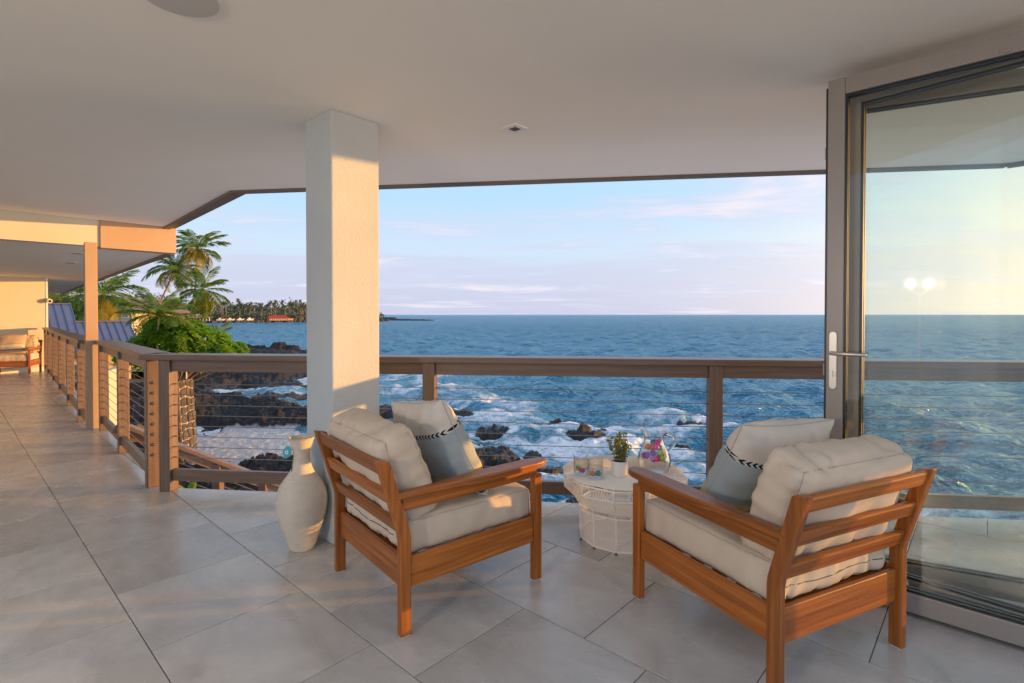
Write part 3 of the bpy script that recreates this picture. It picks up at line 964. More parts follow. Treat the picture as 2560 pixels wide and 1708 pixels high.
def build_table():
    root = empty('wire_side_table', (TX, TY, 0), R(10)); tag(root, 'low white twelve sided drum table woven from wire', 'table')
    prof = [(0.262, 0.012), (0.262, 0.10), (0.265, 0.18), (0.276, 0.225), (0.302, 0.268), (0.338, 0.302), (0.362, 0.325), (0.366, 0.385)]
    def rad(z):
        for (r0, z0), (r1, z1) in zip(prof, prof[1:]):
            if z0 <= z <= z1: return r0 + (r1 - r0) * (z - z0) / (z1 - z0)
        return prof[-1][0]
    def ring(r, z, off=0): return [(r * math.cos(2 * math.pi * k / 12), r * math.sin(2 * math.pi * k / 12), z) for k in range(12)]
    for k in range(12):
        a = 2 * math.pi * k / 12
        mb = MB(); pts = [(r * math.cos(a), r * math.sin(a), z) for r, z in prof] + [(0.345 * math.cos(a), 0.345 * math.sin(a), 0.3925), (0.03 * math.cos(a), 0.03 * math.sin(a), 0.3925)]
        mb.tube(pts, 0.0036, 6); mb.build('rib', WIRE, root, smooth=True)
        mb = MB(); mb.tube([(0.262 * math.cos(a), 0.262 * math.sin(a), 0.0), (0.262 * math.cos(a), 0.262 * math.sin(a), 0.012)], 0.007, 8); mb.build('foot', DARKIN, root)
    for r, z, t in ((0.262, 0.014, 0.004), (0.270, 0.200, 0.0042), (0.362, 0.325, 0.0042), (0.366, 0.386, 0.0045)):
        mb = MB(); mb.tube(ring(r, z), t, 6, closed=True); mb.build('hoop', WIRE, root)
    mb = MB()
    z = 0.022
    while z < 0.382:
        if not (0.203 < z < 0.222): mb.tube(ring(rad(z) + 0.003, z), 0.0020, 3, closed=True)
        z += 0.0062
    r = 0.362
    while r > 0.02:
        mb.tube(ring(r, 0.3955), 0.0020, 3, closed=True)
        r -= 0.0058
    w = mb.build('wire_weave', WIRE, root); w['kind'] = 'stuff'
    return root


def build_tabletop():
    Z = TZ + 0.003
    # plant
    pl = empty('potted_plant', (0.627, 3.045, Z)); tag(pl, 'small leafy green plant in a white pot on the wire table', 'plant')
    MB().lathe([(0.036, 0.0), (0.043, 0.002), (0.0475, 0.045), (0.048, 0.088), (0.044, 0.0885), (0.0435, 0.075)], 36).build('pot', POTW, pl, smooth=False)
    MB().lathe([(0.0434, 0.078), (0.02, 0.081), (0.0005, 0.082)], 20, cap0=False).build('soil', SOIL, pl)
    rg = random.Random(5)
    st = MB(); lf = MB()
    for k in range(17):
        a = rg.uniform(0, 6.28); sp = rg.uniform(0.1, 1.0); hgt = rg.uniform(0.09, 0.195) * (1.15 - 0.45 * sp)
        base = Vector((0.02 * math.cos(a), 0.02 * math.sin(a), 0.078))
        tip = Vector((math.cos(a) * 0.072 * sp, math.sin(a) * 0.072 * sp, 0.085 + hgt))
        mid = (base + tip) / 2 + Vector((0, 0, 0.02))
        pts = []
        for i in range(8):
            t = i / 7
            pts.append(base * (1 - t) ** 2 + mid * 2 * t * (1 - t) + tip * t * t)
        st.tube(pts, 0.0012, 4)
        for i in range(1, 8):
            for q in range(4):
                ang = rg.uniform(0, 6.28)
                d = Vector((math.cos(ang), math.sin(ang), rg.uniform(-0.1, 0.7))).normalized()
                nrm = (d.cross(Vector((rg.uniform(-1, 1), rg.uniform(-1, 1), 1)))).normalized()
                sd = d.cross(nrm)
                o = pts[i] + d * 0.003; L_ = rg.uniform(0.011, 0.019); wd = L_ * 0.42
                lf.add([o, o + d * L_ * .35 + sd * wd * .85, o + d * L_ * .75 + sd * wd * .8, o + d * L_, o + d * L_ * .75 - sd * wd * .8, o + d * L_ * .35 - sd * wd * .85], [(0, 1, 2, 3, 4, 5)])
    st.build('stem', M('plant_stem', (0.10, 0.11, 0.03), rough=0.7), pl)
    f = lf.build('foliage', leafmat('plant_leaf', (0.12, 0.155, 0.03), (0.36, 0.32, 0.05), 0.4, 30), pl); f['kind'] = 'stuff'
    # tumblers
    for (x, y), lab in (((0.407, 3.075), 'clear tumbler holding a green and a pink cube on the table edge'), ((0.479, 3.000), 'clear tumbler holding an orange and a teal piece, nearer the chairs')):
        g = MB().lathe([(0.030, 0.0), (0.0415, 0.001), (0.043, 0.006), (0.044, 0.112), (0.0435, 0.1135), (0.0415, 0.112), (0.0405, 0.012), (0.0005, 0.009)], 36, cap0=True).build('tumbler', CLEAR, smooth=True, loc=(x, y, Z))
        tag(g, lab, 'glass', 'glass tumblers on the table')
    cols = {'green': (0.30, 0.62, 0.04), 'pink': (0.85, 0.06, 0.28), 'orange': (0.90, 0.26, 0.02), 'teal': (0.0, 0.30, 0.36), 'purple': (0.30, 0.03, 0.36), 'red': (0.80, 0.03, 0.03), 'magenta': (0.80, 0.02, 0.30), 'blue': (0.01, 0.14, 0.36), 'lime': (0.42, 0.66, 0.03), 'aqua': (0.16, 0.44, 0.46), 'violet': (0.45, 0.08, 0.50), 'rose': (0.80, 0.03, 0.18)}
    mats = {k: M('ice_' + k, c, rough=0.25, spec=0.5) for k, c in cols.items()}
    def cube(c, p, rz, lab, s=0.0135):
        o = MB().box(-s, s, -s, s, -s, s).build('ice_cube', mats[c], loc=p, rot=(0, 0, rz), bevel=0.005); tag(o, lab, 'ice cube', 'coloured plastic ice pieces')
    def ball(c, p, lab, r=0.0165):
        prof = [(r * math.sin(math.pi * i / 12) + 1e-5, -r * math.cos(math.pi * i / 12)) for i in range(13)]
        o = MB().lathe(prof, 18, cap0=False).build('ice_ball', mats[c], smooth=True, loc=p); tag(o, lab, 'ice ball', 'coloured plastic ice pieces')
    zb = Z + 0.0125
    cube('green', (0.396, 3.084, zb + 0.022), 0.3, 'lime green ice cube in the left tumbler')
    cube('pink', (0.412, 3.063, zb + 0.0135), 0.7, 'pink ice cube in the left tumbler')
    cube('orange', (0.464, 3.000, zb + 0.0135), 0.3, 'orange ice cube in the right tumbler')
    ball('teal', (0.496, 2.994, zb + 0.0165), 'teal ice ball in the right tumbler')
    # pitcher
    px, py = 0.838, 3.075
    pit = empty('glass_pitcher', (px, py, Z)); tag(pit, 'clear glass pitcher full of bright coloured ice balls', 'pitcher')
    outer = [(0.055, 0.0), (0.070, 0.002), (0.083, 0.02), (0.094, 0.055), (0.097, 0.085), (0.090, 0.12), (0.074, 0.155), (0.061, 0.185), (0.056, 0.21), (0.060, 0.235), (0.069, 0.258), (0.073, 0.268)]
    inner = [(r - 0.004, z) for r, z in outer[::-1][:-2]] + [(0.066, 0.014), (0.0005, 0.012)]
    mb = MB().lathe(outer + [(0.0715, 0.270)] + inner, 44)
    # pour the lip outwards on one side
    mb.v = [(x * (1 + (0.10 if z > 0.24 and x < -0.04 else 0)), y, z) for x, y, z in mb.v]
    mb.build('jug', CLEAR, pit, smooth=True)
    hp = []
    for i in range(17):
        t = i / 16
        a = -0.55 + t * 4.05
        hp.append(Vector((0.068 + 0.058 * (0.15 + 0.85 * math.sin(math.pi * t)) * 1.0, 0, 0.125 + 0.115 * t + 0.018 * math.sin(math.pi * t))))
    hp[0] = Vector((0.086, 0, 0.125)); hp[-1] = Vector((0.062, 0, 0.232))
    h = MB(); h.tube(hp, 0.0085, 12); h.build('handle', solid_glass(), pit, smooth=True)
    wl = [(0.0005, 0.0135), (0.062, 0.0155), (0.077, 0.022), (0.0885, 0.056), (0.0915, 0.085), (0.0845, 0.12), (0.079, 0.133), (0.0005, 0.1335)]
    MB().lathe(wl, 40, cap0=False).build('water', WATERIN, pit, smooth=True)
    names = [('magenta', -.018, -.045, .098), ('rose', .006, -.058, .105), ('lime', .040, -.042, .100), ('violet', -.052, -.028, .116), ('purple', -.016, -.040, .134), ('lime', .030, -.036, .132),
             ('orange', .058, -.020, .124), ('red', -.020, -.030, .166), ('magenta', .006, -.026, .164), ('aqua', .034, -.012, .156), ('blue', -.004, .004, .186), ('pink', .020, -.006, .188),
             ('violet', -.056, .012, .108), ('green', .046, .022, .112), ('orange', -.034, .004, .160)]
    words = ['lowest front', 'low front', 'right low', 'far left', 'middle', 'upper right', 'rightmost', 'high left', 'high middle', 'high right', 'topmost', 'top right', 'rear left', 'rear right', 'rear high']
    for (c, x, y, z), w in zip(names, words):
        ball(c, (px + x * 0.94, py + y * 0.94, Z + z), f'{c} ice ball in the glass pitcher, {w} of the heap', 0.0185)


def build_vase():
    v = empty('floor_vase', (-1.205, 2.985, 0)); tag(v, 'tall ribbed cream floor vase standing against the stucco column', 'vase')
    pr = [(0.060, 0.0), (0.066, 0.002), (0.070, 0.012), (0.083, 0.055), (0.102, 0.11), (0.119, 0.165), (0.132, 0.215), (0.1375, 0.262), (0.136, 0.305), (0.124, 0.350), (0.101, 0.392), (0.076, 0.425),
          (0.057, 0.458), (0.047, 0.500), (0.044, 0.535), (0.048, 0.570), (0.060, 0.608), (0.070, 0.634)]
    # resample smoothly and add the fine coils
    def cat(t):
        n = len(pr) - 1; i = min(int(t * n), n - 1); u = t * n - i
        p = [pr[max(0, min(n, i + k))] for k in (-1, 0, 1, 2)]
        def cr(a, b, c, d): return 0.5 * (2 * b + (c - a) * u + (2 * a - 5 * b + 4 * c - d) * u * u + (3 * b - a - 3 * c + d) * u ** 3)
        return cr(*[q[0] for q in p]), cr(*[q[1] for q in p])
    prof = []
    for i in range(261):
        r, z = cat(i / 260)
        prof.append((r + (0.0016 * math.sin(z * 2 * math.pi / 0.0095) if z > 0.02 else 0), z))
    prof += [(0.067, 0.637), (0.063, 0.634), (0.054, 0.608), (0.044, 0.57), (0.041, 0.53), (0.045, 0.49), (0.09, 0.38), (0.02, 0.34), (0.0005, 0.34)]
    vm = M('vase_cord', (0.62, 0.55, 0.45), rough=0.8, var=0.07, vscale=14, bump=0.25, bscale=160, spec=0.3)
    MB().lathe(prof, 72).build('body', vm, v, smooth=True)
    t = empty('hanging_ornament', (-1.272, 2.945, 0.56)); tag(t, 'turquoise eye ornament with a cord hanging from the vase neck', 'ornament')
    mb = MB()
    d = Vector((-0.25, -0.95, 0.1)).normalized()
    n = 24
    sh = [(0.026 * math.cos(a) * (1 if math.sin(a) > -0.6 else 0.75), 0.036 * math.sin(a)) for a in [2 * math.pi * k / n for k in range(n)]]
    fx = frame((0, 0, 0), Vector((0.93, -0.22, -0.28)), Vector((-0.30, -0.05, -0.95)) * -1, d)
    def slab(scale, z0, z1, m, nm):
        mb = MB(); mb.prism([(x * scale, y * scale) for x, y in sh], z0, z1); return mb.build(nm, m, t, mtx=fx, bevel=0.0008)
    slab(1.0, -0.003, 0.003, TURQ, 'disc')
    mb = MB(); mb.lathe([(0.0105, 0.0031), (0.0105, 0.0042), (0.0005, 0.0043)], 20, cap0=False); mb.build('white_ring', POTW, t, mtx=fx)
    mb = MB(); mb.lathe([(0.0048, 0.0044), (0.0048, 0.0052), (0.0005, 0.0053)], 16, cap0=False); mb.build('pupil', M('pupil_blue', (0.03, 0.08, 0.11), rough=0.3), t, mtx=fx)
    mb = MB(); mb.tube([(0.022, 0.02, -0.02), (0.026, 0.0, -0.08), (0.027, -0.008, -0.14), (0.030, -0.02, -0.19)], 0.0022, 6)
    mb.tube([(0.024, 0.01, -0.02), (0.029, -0.004, -0.10), (0.037, -0.016, -0.165), (0.050, -0.03, -0.205)], 0.0016, 6)
    mb.build('cord', CORDM, t)
    mb = MB()
    for q in range(7):
        mb.tube([(0.030, -0.02, -0.188), (0.030 + 0.008 * math.cos(q), -0.02 + 0.006 * math.sin(q), -0.212)], 0.0012, 4)
    mb.build('tassel', M('tassel_blue', (0.05, 0.07, 0.25), rough=0.8), t)
    mb = MB()
    pts = [(-1.205 + 1.272 + 0.0695 * math.cos(a), 2.985 - 2.945 + 0.0695 * math.sin(a), 0.0755) for a in [2.6 + 0.18 * k for k in range(17)]]
    mb.tube(pts, 0.004, 6); mb.build('raffia_tie', M('raffia', (0.55, 0.42, 0.28), rough=0.9, var=0.2, vscale=60), t)


build_table(); build_tabletop(); build_vase()

# ------------------------------------------------------------------ numpy noise
SEA = -4.7
_P = np.random.default_rng(3).permutation(512)
_P = np.concatenate([_P, _P, _P])
_G = np.random.default_rng(4).uniform(0, 2 * np.pi, 512)
_GC = np.cos(_G).astype(np.float32); _GS = np.sin(_G).astype(np.float32)


def perlin(x, y):
    xi = np.floor(x).astype(int); yi = np.floor(y).astype(int)
    xf = x - xi; yf = y - yi
    u = xf ** 3 * (xf * (xf * 6 - 15) + 10); v = yf ** 3 * (yf * (yf * 6 - 15) + 10)
    def g(ix, iy, dx, dy):
        a = _P[(_P[ix & 511] + iy) & 511]
        return _GC[a] * dx + _GS[a] * dy
    n00 = g(xi, yi, xf, yf); n10 = g(xi + 1, yi, xf - 1, yf); n01 = g(xi, yi + 1, xf, yf - 1); n11 = g(xi + 1, yi + 1, xf - 1, yf - 1)
    a = n00 + u * (n10 - n00); b = n01 + u * (n11 - n01)
    return (a + v * (b - a)) * 1.5


def fbm(x, y, o=5, lac=2.03, gain=0.5):
    s = 0; a = 1.0; t = 0
    for i in range(o):
        s = s + a * perlin(x + 17.3 * i, y - 9.1 * i); t += a; a *= gain; x = x * lac; y = y * lac
    return s / t


def ridged(x, y, o=4):
    s = 0; a = 1.0; t = 0
    for i in range(o):
        s = s + a * (1 - np.abs(perlin(x + 7.7 * i, y + 3.3 * i)) * 2); t += a; a *= 0.5; x = x * 2.1; y = y * 2.1
    return s / t


def worley(x, y):
    """distance to nearest and second nearest jittered cell point, and the cell's random value"""
    xi = np.floor(x).astype(int); yi = np.floor(y).astype(int)
    d1 = np.full(x.shape, 9.0); d2 = np.full(x.shape, 9.0); idv = np.zeros(x.shape)
    for ox in (-1, 0, 1):
        for oy in (-1, 0, 1):
            ix = xi + ox; iy = yi + oy
            h = _P[(_P[ix & 511] + iy) & 511]; h2 = _P[(h + 91) & 511]
            px = ix + 0.1 + 0.8 * h / 512.0; py = iy + 0.1 + 0.8 * h2 / 512.0
            d = np.hypot(px - x, py - y)
            n = d < d1
            d2 = np.where(n, d1, np.minimum(d2, d)); idv = np.where(n, _P[(h2 + 37) & 511] / 512.0, idv); d1 = np.where(n, d, d1)
    return d1, d2, idv


def sstep(a, b, x):
    t = np.clip((x - a) / (b - a), 0, 1)
    return t * t * (3 - 2 * t)


# shoreline: x of the land's right edge for each y
SY = np.array([10, 13, 15, 17.3, 19, 21, 23, 25, 27, 29, 31, 32.5, 34, 36, 38.5, 41, 44, 46, 49, 53, 60, 70, 78, 82, 85, 88, 93, 110, 160, 260, 330])
SX = np.array([3.5, 3.0, 0.8, -2.4, -4.2, -5.4, -6.2, -7.0, -7.2, -8.0, -9.3, -12.5, -15.5, -19, -21.5, -22.5, -21.5, -19.0, -17.5, -18.5, -22.5, -27.5, -31.5, -33.5, -37, -46, -60, -95, -150, -215, -250])
# separate rocks standing in the water: x, y, rx, ry, height, turn
ROCKS = [(-7.6, 31.6, 1.9, 1.2, 1.0, 0.2), (-3.3, 31.2, 1.5, 0.8, 0.75, -.2), (-5.2, 33.6, 0.9, .5, .5, 0), (-0.9, 25.8, 1.25, 0.75, 0.85, 0.3), (-2.2, 24.2, .8, .5, .5, 0), (-0.9, 21.2, 1.5, 1.1, 0.95, 0.5), (-2.0, 20.0, 1.5, .9, .9, 0),
         (0.15, 20.0, 1.1, 0.7, 0.75, -0.3), (3.5, 25.2, 1.15, 0.75, 1.15, 0.0), (4.3, 25.6, 0.6, 0.5, .7, 0), (3.0, 28.2, .5, .4, .6, 0), (2.4, 28.6, 0.5, 0.4, 0.5, 0), (0.9, 21.9, 0.55, 0.4, 0.55, 0), (1.3, 18.9, 0.75, 0.6, 0.9, 0.6), (2.0, 19.6, 0.6, .4, .6, 0), (0.4, 18.3, .7, .6, .7, 0),
         (9.6, 27.3, 1.2, 0.7, 0.8, 0.1), (10.6, 26.6, .7, .4, .45, 0), (7.5, 23.5, .6, .45, .45, 0), (2.3, 16.0, 0.9, 0.6, 0.8, 0), (3.6, 15.2, 0.7, .5, .6, 0), (5.6, 15.6, .6, .5, .5, .4), (5.0, 17.5, .5, .4, .45, 0), (-16.5, 42.3, 1.6, .8, .75, .1), (-19.2, 44.0, 2.2, 0.7, .7, .3), (-17.0, 37.8, 2.5, 0.9, .7, .35), (-14.2, 38.8, 1.6, .6, .6, .2),
         (-36.2, 81.2, 1.4, 1.3, 2.5, 0), (-34.2, 81.4, 1.1, 1.0, 2.05, 0), (-40.5, 81.5, 2.6, 1.4, 2.0, 0), (-38.6, 80.2, 1.3, 1.2, 1.5, 0), (-32.4, 80.6, 1.6, 1.0, 1.4, 0), (-30.6, 80.4, 1.5, .9, .9, 0), (-28.4, 80, 1.3, .8, .55, 0), (-27.0, 80.5, 1.0, .9, 1.0, 0), (-25.2, 80.6, 1.3, .8, 1.1, 0)]


def land_height(x, y):
    xb = np.interp(y, SY, SX)
    wob = fbm(x * 0.35, y * 0.35, 4) * 2.2
    d = xb + wob * np.clip(y / 26, 0.5, 1.6) - x
    h = np.clip(d * 0.22, -1.6, 0.62) + np.clip((d - 9) * 0.05, 0, 0.9)
    # sunken channels give the tide pools
    pool = fbm(x * 0.16 + 5, y * 0.22 + 3, 3)
    h = h - 0.75 * sstep(0.12, 0.38, pool) * (y > 24)
    d1, d2, cid = worley(x * 0.62, y * 0.62)
    boulder = np.clip(1 - d1 * 1.25, 0, 1) ** 0.6 * (0.25 + 0.75 * cid)
    e1, e2, eid = worley(x * 1.7 + 4, y * 1.7)
    small = np.clip(1 - e1 * 1.3, 0, 1) ** 0.6 * (0.3 + 0.7 * eid)
    g1, g2, gid = worley(x * 4.1 + 2, y * 4.1)
    crack = sstep(0.0, 0.16, d2 - d1) * 0.5 + sstep(0.0, 0.2, e2 - e1) * 0.5
    rough = 0.24 * boulder * crack + 0.20 * small + 0.07 * np.clip(1 - g1 * 1.2, 0, 1) * gid + 0.44 * fbm(x * 0.8, y * 0.8, 6, 2.0, 0.62) + 0.15 * ridged(x * 1.9, y * 1.9, 4) + 0.10 * crack - 0.06
    onland = sstep(-1.6, 0.8, d)
    # coral sand patch
    sx, sy = x + 12.0, y - 22.4
    wq = fbm(x * 0.5 + 2, y * 0.5 + 8, 5)
    sd = 1.1 - np.sqrt((sx / 5.0) ** 2 + (sy / 3.3) ** 2) + wq * 0.75
    sand = sstep(0.0, 0.22, sd)
    h = h + rough * onland * (1 - 0.90 * sand) - 0.20
    h = h * (1 - sand) + sand * (0.22 + 0.30 * (h + 0.2) + 0.04 * fbm(x * 3, y * 3, 3))
    for (rx0, ry0, a, b, hh, t) in ROCKS:
        c, s = math.cos(t), math.sin(t)
        rr = 1.6 * max(a, b)
        m = (np.abs(x - rx0) < rr) & (np.abs(y - ry0) < rr)
        xm = x[m]; ym = y[m]
        if xm.size == 0: continue
        ux = ((xm - rx0) * c + (ym - ry0) * s) / a; uy = (-(xm - rx0) * s + (ym - ry0) * c) / b
        q = np.sqrt(ux * ux + uy * uy) + 0.25 * fbm(xm * 1.3 + rx0, ym * 1.3, 3)
        q = q + 0.30 * fbm(xm * 0.8 + 3, ym * 0.8, 4)
        k = np.clip((1.25 - q) * 1.5, 0, 1) ** 0.55
        rock = -0.75 + (0.34 * hh + 0.68) * k + (0.34 * small[m] + 0.16 * boulder[m] + 0.40 * fbm(xm * 1.9, ym * 1.9, 6, 2.0, 0.6) - 0.08) * k * min(1.0, hh + .2) + 0.62 * max(0, hh - 1.3) * k
        h[m] = np.maximum(h[m], np.where(k > 0, rock, -9))
    return h, sand, d


def grid_mesh(name, X, Y, Z, m):
    r, c = X.shape
    co = np.stack([X, Y, Z], -1).reshape(-1, 3).astype(np.float32)
    i = np.arange(r * c).reshape(r, c)
    q = np.stack([i[:-1, :-1], i[:-1, 1:], i[1:, 1:], i[1:, :-1]], -1).reshape(-1, 4)
    me = bpy.data.meshes.new(name)
    me.vertices.add(len(co)); me.vertices.foreach_set('co', co.ravel())
    me.loops.add(q.size); me.loops.foreach_set('vertex_index', q.ravel().astype(np.int32))
    me.polygons.add(len(q)); me.polygons.foreach_set('loop_start', np.arange(0, q.size, 4, dtype=np.int32)); me.polygons.foreach_set('loop_total', np.full(len(q), 4, dtype=np.int32))
    me.polygons.foreach_set('use_smooth', np.ones(len(q), dtype=bool))
    me.update(calc_edges=True)
    me.materials.append(m)
    return me


def attr(me, name, arr):
    a = me.attributes.new(name, 'FLOAT', 'POINT')
    a.data.foreach_set('value', arr.astype(np.float32).ravel())


def polar(n_a, a0, a1, n_r, r0, r1):
    an = np.linspace(R(a0), R(a1), n_a)
    rr = np.geomspace(r0, r1, n_r)
    A, Q = np.meshgrid(an, rr)
    return Q * np.sin(A), Q * np.cos(A), Q


def lava_mat():
    m = bpy.data.materials.new('lava_rock')
    nt, p, out = nodes_of(m)
    N = nt.nodes.new; L = nt.links.new
    geo = N('ShaderNodeNewGeometry')
    no = N('ShaderNodeTexNoise'); L(geo.outputs['Position'], no.inputs[0]); no.inputs['Scale'].default_value = 1.3; no.inputs['Detail'].default_value = 9; no.inputs['Roughness'].default_value = 0.65
    r = N('ShaderNodeValToRGB'); L(no.outputs[0], r.inputs[0]); cr = r.color_ramp
    cr.elements[0].position = 0.33; cr.elements[0].color = (0.011, 0.011, 0.014, 1)
    cr.elements[1].position = 0.72; cr.elements[1].color = (0.052, 0.043, 0.037, 1)
    e = cr.elements.new(0.55); e.color = (0.022, 0.021, 0.022, 1)
    at = N('ShaderNodeAttribute'); at.attribute_name = 'sand'
    ns = N('ShaderNodeTexNoise'); L(geo.outputs['Position'], ns.inputs[0]); ns.inputs['Scale'].default_value = 4.5; ns.inputs['Detail'].default_value = 9; ns.inputs['Roughness'].default_value = 0.7
    rs = N('ShaderNodeValToRGB'); L(ns.outputs[0], rs.inputs[0]); rs.color_ramp.elements[0].position = 0.3; rs.color_ramp.elements[0].color = (0.42, 0.40, 0.40, 1); rs.color_ramp.elements[1].position = 0.65; rs.color_ramp.elements[1].color = (0.78, 0.75, 0.73, 1)
    f = N('ShaderNodeMath'); f.operation = 'MULTIPLY_ADD'; L(at.outputs['Fac'], f.inputs[0]); f.inputs[1].default_value = 2.2
    g = N('ShaderNodeMath'); g.operation = 'MULTIPLY_ADD'; L(ns.outputs[0], g.inputs[0]); g.inputs[1].default_value = 1.6; g.inputs[2].default_value = -1.55; L(g.outputs[0], f.inputs[2]); f.use_clamp = True
    mx = N('ShaderNodeMix'); mx.data_type = 'RGBA'; L(f.outputs[0], mx.inputs[0]); L(r.outputs[0], mx.inputs[6]); L(rs.outputs[0], mx.inputs[7])
    # inland turns to soil and grass
    ga = N('ShaderNodeAttribute'); ga.attribute_name = 'grass'
    mg = N('ShaderNodeMix'); mg.data_type = 'RGBA'; L(ga.outputs['Fac'], mg.inputs[0]); L(mx.outputs[2], mg.inputs[6]); mg.inputs[7].default_value = (0.06, 0.085, 0.025, 1)
    L(mg.outputs[2], p.inputs['Base Color'])
    wt = N('ShaderNodeAttribute'); wt.attribute_name = 'wet'
    rg = N('ShaderNodeMapRange'); L(wt.outputs['Fac'], rg.inputs[0]); rg.inputs['To Min'].default_value = 0.85; rg.inputs['To Max'].default_value = 0.28
    L(rg.outputs[0], p.inputs['Roughness'])
    nb = N('ShaderNodeTexNoise'); L(geo.outputs['Position'], nb.inputs[0]); nb.inputs['Scale'].default_value = 5; nb.inputs['Detail'].default_value = 10; nb.inputs['Roughness'].default_value = 0.7
    bp = N('ShaderNodeBump'); L(nb.outputs[0], bp.inputs['Height']); bp.inputs['Strength'].default_value = 1.0; bp.inputs['Distance'].default_value = 0.22
    L(bp.outputs[0], p.inputs['Normal'])
    return m


def sea_mat():
    m = bpy.data.materials.new('sea_water')
    nt, p, out = nodes_of(m)
    N = nt.nodes.new; L = nt.links.new
    geo = N('ShaderNodeNewGeometry')
    at = N('ShaderNodeAttribute'); at.attribute_name = 'foam'
    mp = N('ShaderNodeMapping'); L(geo.outputs['Position'], mp.inputs[0]); mp.inputs['Scale'].default_value = (1.0, 0.8, 1)
    n1 = N('ShaderNodeTexNoise'); L(mp.outputs[0], n1.inputs[0]); n1.inputs['Scale'].default_value = 1.1; n1.inputs['Detail'].default_value = 12; n1.inputs['Roughness'].default_value = 0.72; n1.inputs['Distortion'].default_value = 1.6
    a = N('ShaderNodeMath'); a.operation = 'MULTIPLY_ADD'; L(n1.outputs[0], a.inputs[0]); a.inputs[1].default_value = 3.0; a.inputs[2].default_value = -1.78
    b = N('ShaderNodeMath'); b.operation = 'MULTIPLY_ADD'; b.use_clamp = True; L(at.outputs['Fac'], b.inputs[0]); b.inputs[1].default_value = 1.75; L(a.outputs[0], b.inputs[2])
    gt = N('ShaderNodeMath'); gt.operation = 'MULTIPLY'; gt.use_clamp = True; L(b.outputs[0], gt.inputs[0])
    g2 = N('ShaderNodeMapRange'); L(at.outputs['Fac'], g2.inputs[0]); g2.inputs['From Min'].default_value = 0.02; g2.inputs['From Max'].default_value = 0.25; L(g2.outputs[0], gt.inputs[1])
    # body of the water, greener and paler where it is aerated
    sh = N('ShaderNodeAttribute'); sh.attribute_name = 'shallow'
    body = N('ShaderNodeMix'); body.data_type = 'RGBA'; L(sh.outputs['Fac'], body.inputs[0]); body.inputs[6].default_value = (0.005, 0.125, 0.225, 1); body.inputs[7].default_value = (0.02, 0.19, 0.27, 1)
    mx = N('ShaderNodeMix'); mx.data_type = 'RGBA'; L(gt.outputs[0], mx.inputs[0]); L(body.outputs[2], mx.inputs[6]); mx.inputs[7].default_value = (0.80, 0.82, 0.85, 1)
    nt.nodes.remove(p)
    df = N('ShaderNodeBsdfDiffuse'); L(mx.outputs[2], df.inputs[0])
    gl = N('ShaderNodeBsdfGlossy'); gl.inputs['Roughness'].default_value = 0.17; gl.inputs[0].default_value = (0.70, 0.90, 1.0, 1)
    lw = N('ShaderNodeLayerWeight'); lw.inputs[0].default_value = 0.5
    pw = N('ShaderNodeMath'); pw.operation = 'POWER'; L(lw.outputs['Facing'], pw.inputs[0]); pw.inputs[1].default_value = 3.6
    fr = N('ShaderNodeMath'); fr.operation = 'MULTIPLY_ADD'; L(pw.outputs[0], fr.inputs[0]); fr.inputs[1].default_value = 0.95; fr.inputs[2].default_value = 0.02
    inv = N('ShaderNodeMath'); inv.operation = 'SUBTRACT'; inv.inputs[0].default_value = 1.0; L(gt.outputs[0], inv.inputs[1])
    fm = N('ShaderNodeMath'); fm.operation = 'MULTIPLY'; L(fr.outputs[0], fm.inputs[0]); L(inv.outputs[0], fm.inputs[1])
    ms = N('ShaderNodeMixShader'); L(fm.outputs[0], ms.inputs[0]); L(df.outputs[0], ms.inputs[1]); L(gl.outputs[0], ms.inputs[2])
    L(ms.outputs[0], out.inputs[0])
    far = N('ShaderNodeAttribute'); far.attribute_name = 'offshore'
    # ripples of four sizes; the longer ones belong to the open water
    def rip(scale, dist, st=(1, 1.6, 1), lo=None, hi=None):
        q = N('ShaderNodeMapping'); L(geo.outputs['Position'], q.inputs[0]); q.inputs['Scale'].default_value = st; q.inputs['Rotation'].default_value = (0, 0, 0.3)
        n = N('ShaderNodeTexNoise'); L(q.outputs[0], n.inputs[0]); n.inputs['Scale'].default_value = scale; n.inputs['Detail'].default_value = 5; n.inputs['Roughness'].default_value = 0.5
        bp = N('ShaderNodeBump'); L(n.outputs[0], bp.inputs['Height']); bp.inputs['Strength'].default_value = 1.0; bp.inputs['Distance'].default_value = dist
        if lo is not None:
            mr = N('ShaderNodeMapRange'); L(far.outputs['Fac'], mr.inputs[0]); mr.inputs['From Min'].default_value = lo; mr.inputs['From Max'].default_value = hi; L(mr.outputs[0], bp.inputs['Strength'])
        return bp
    ch = [rip(0.32, 2.6, (1.0, 1.3, 1), 0.45, 0.85), rip(0.80, 0.95, (1.0, 1.3, 1)), rip(2.6, 0.26, (1, 1.2, 1))]
    for a_, b_ in zip(ch, ch[1:]): L(a_.outputs[0], b_.inputs['Normal'])
    for sh_ in (df, gl, lw): L(ch[-1].outputs[0], sh_.inputs['Normal'])
    return m


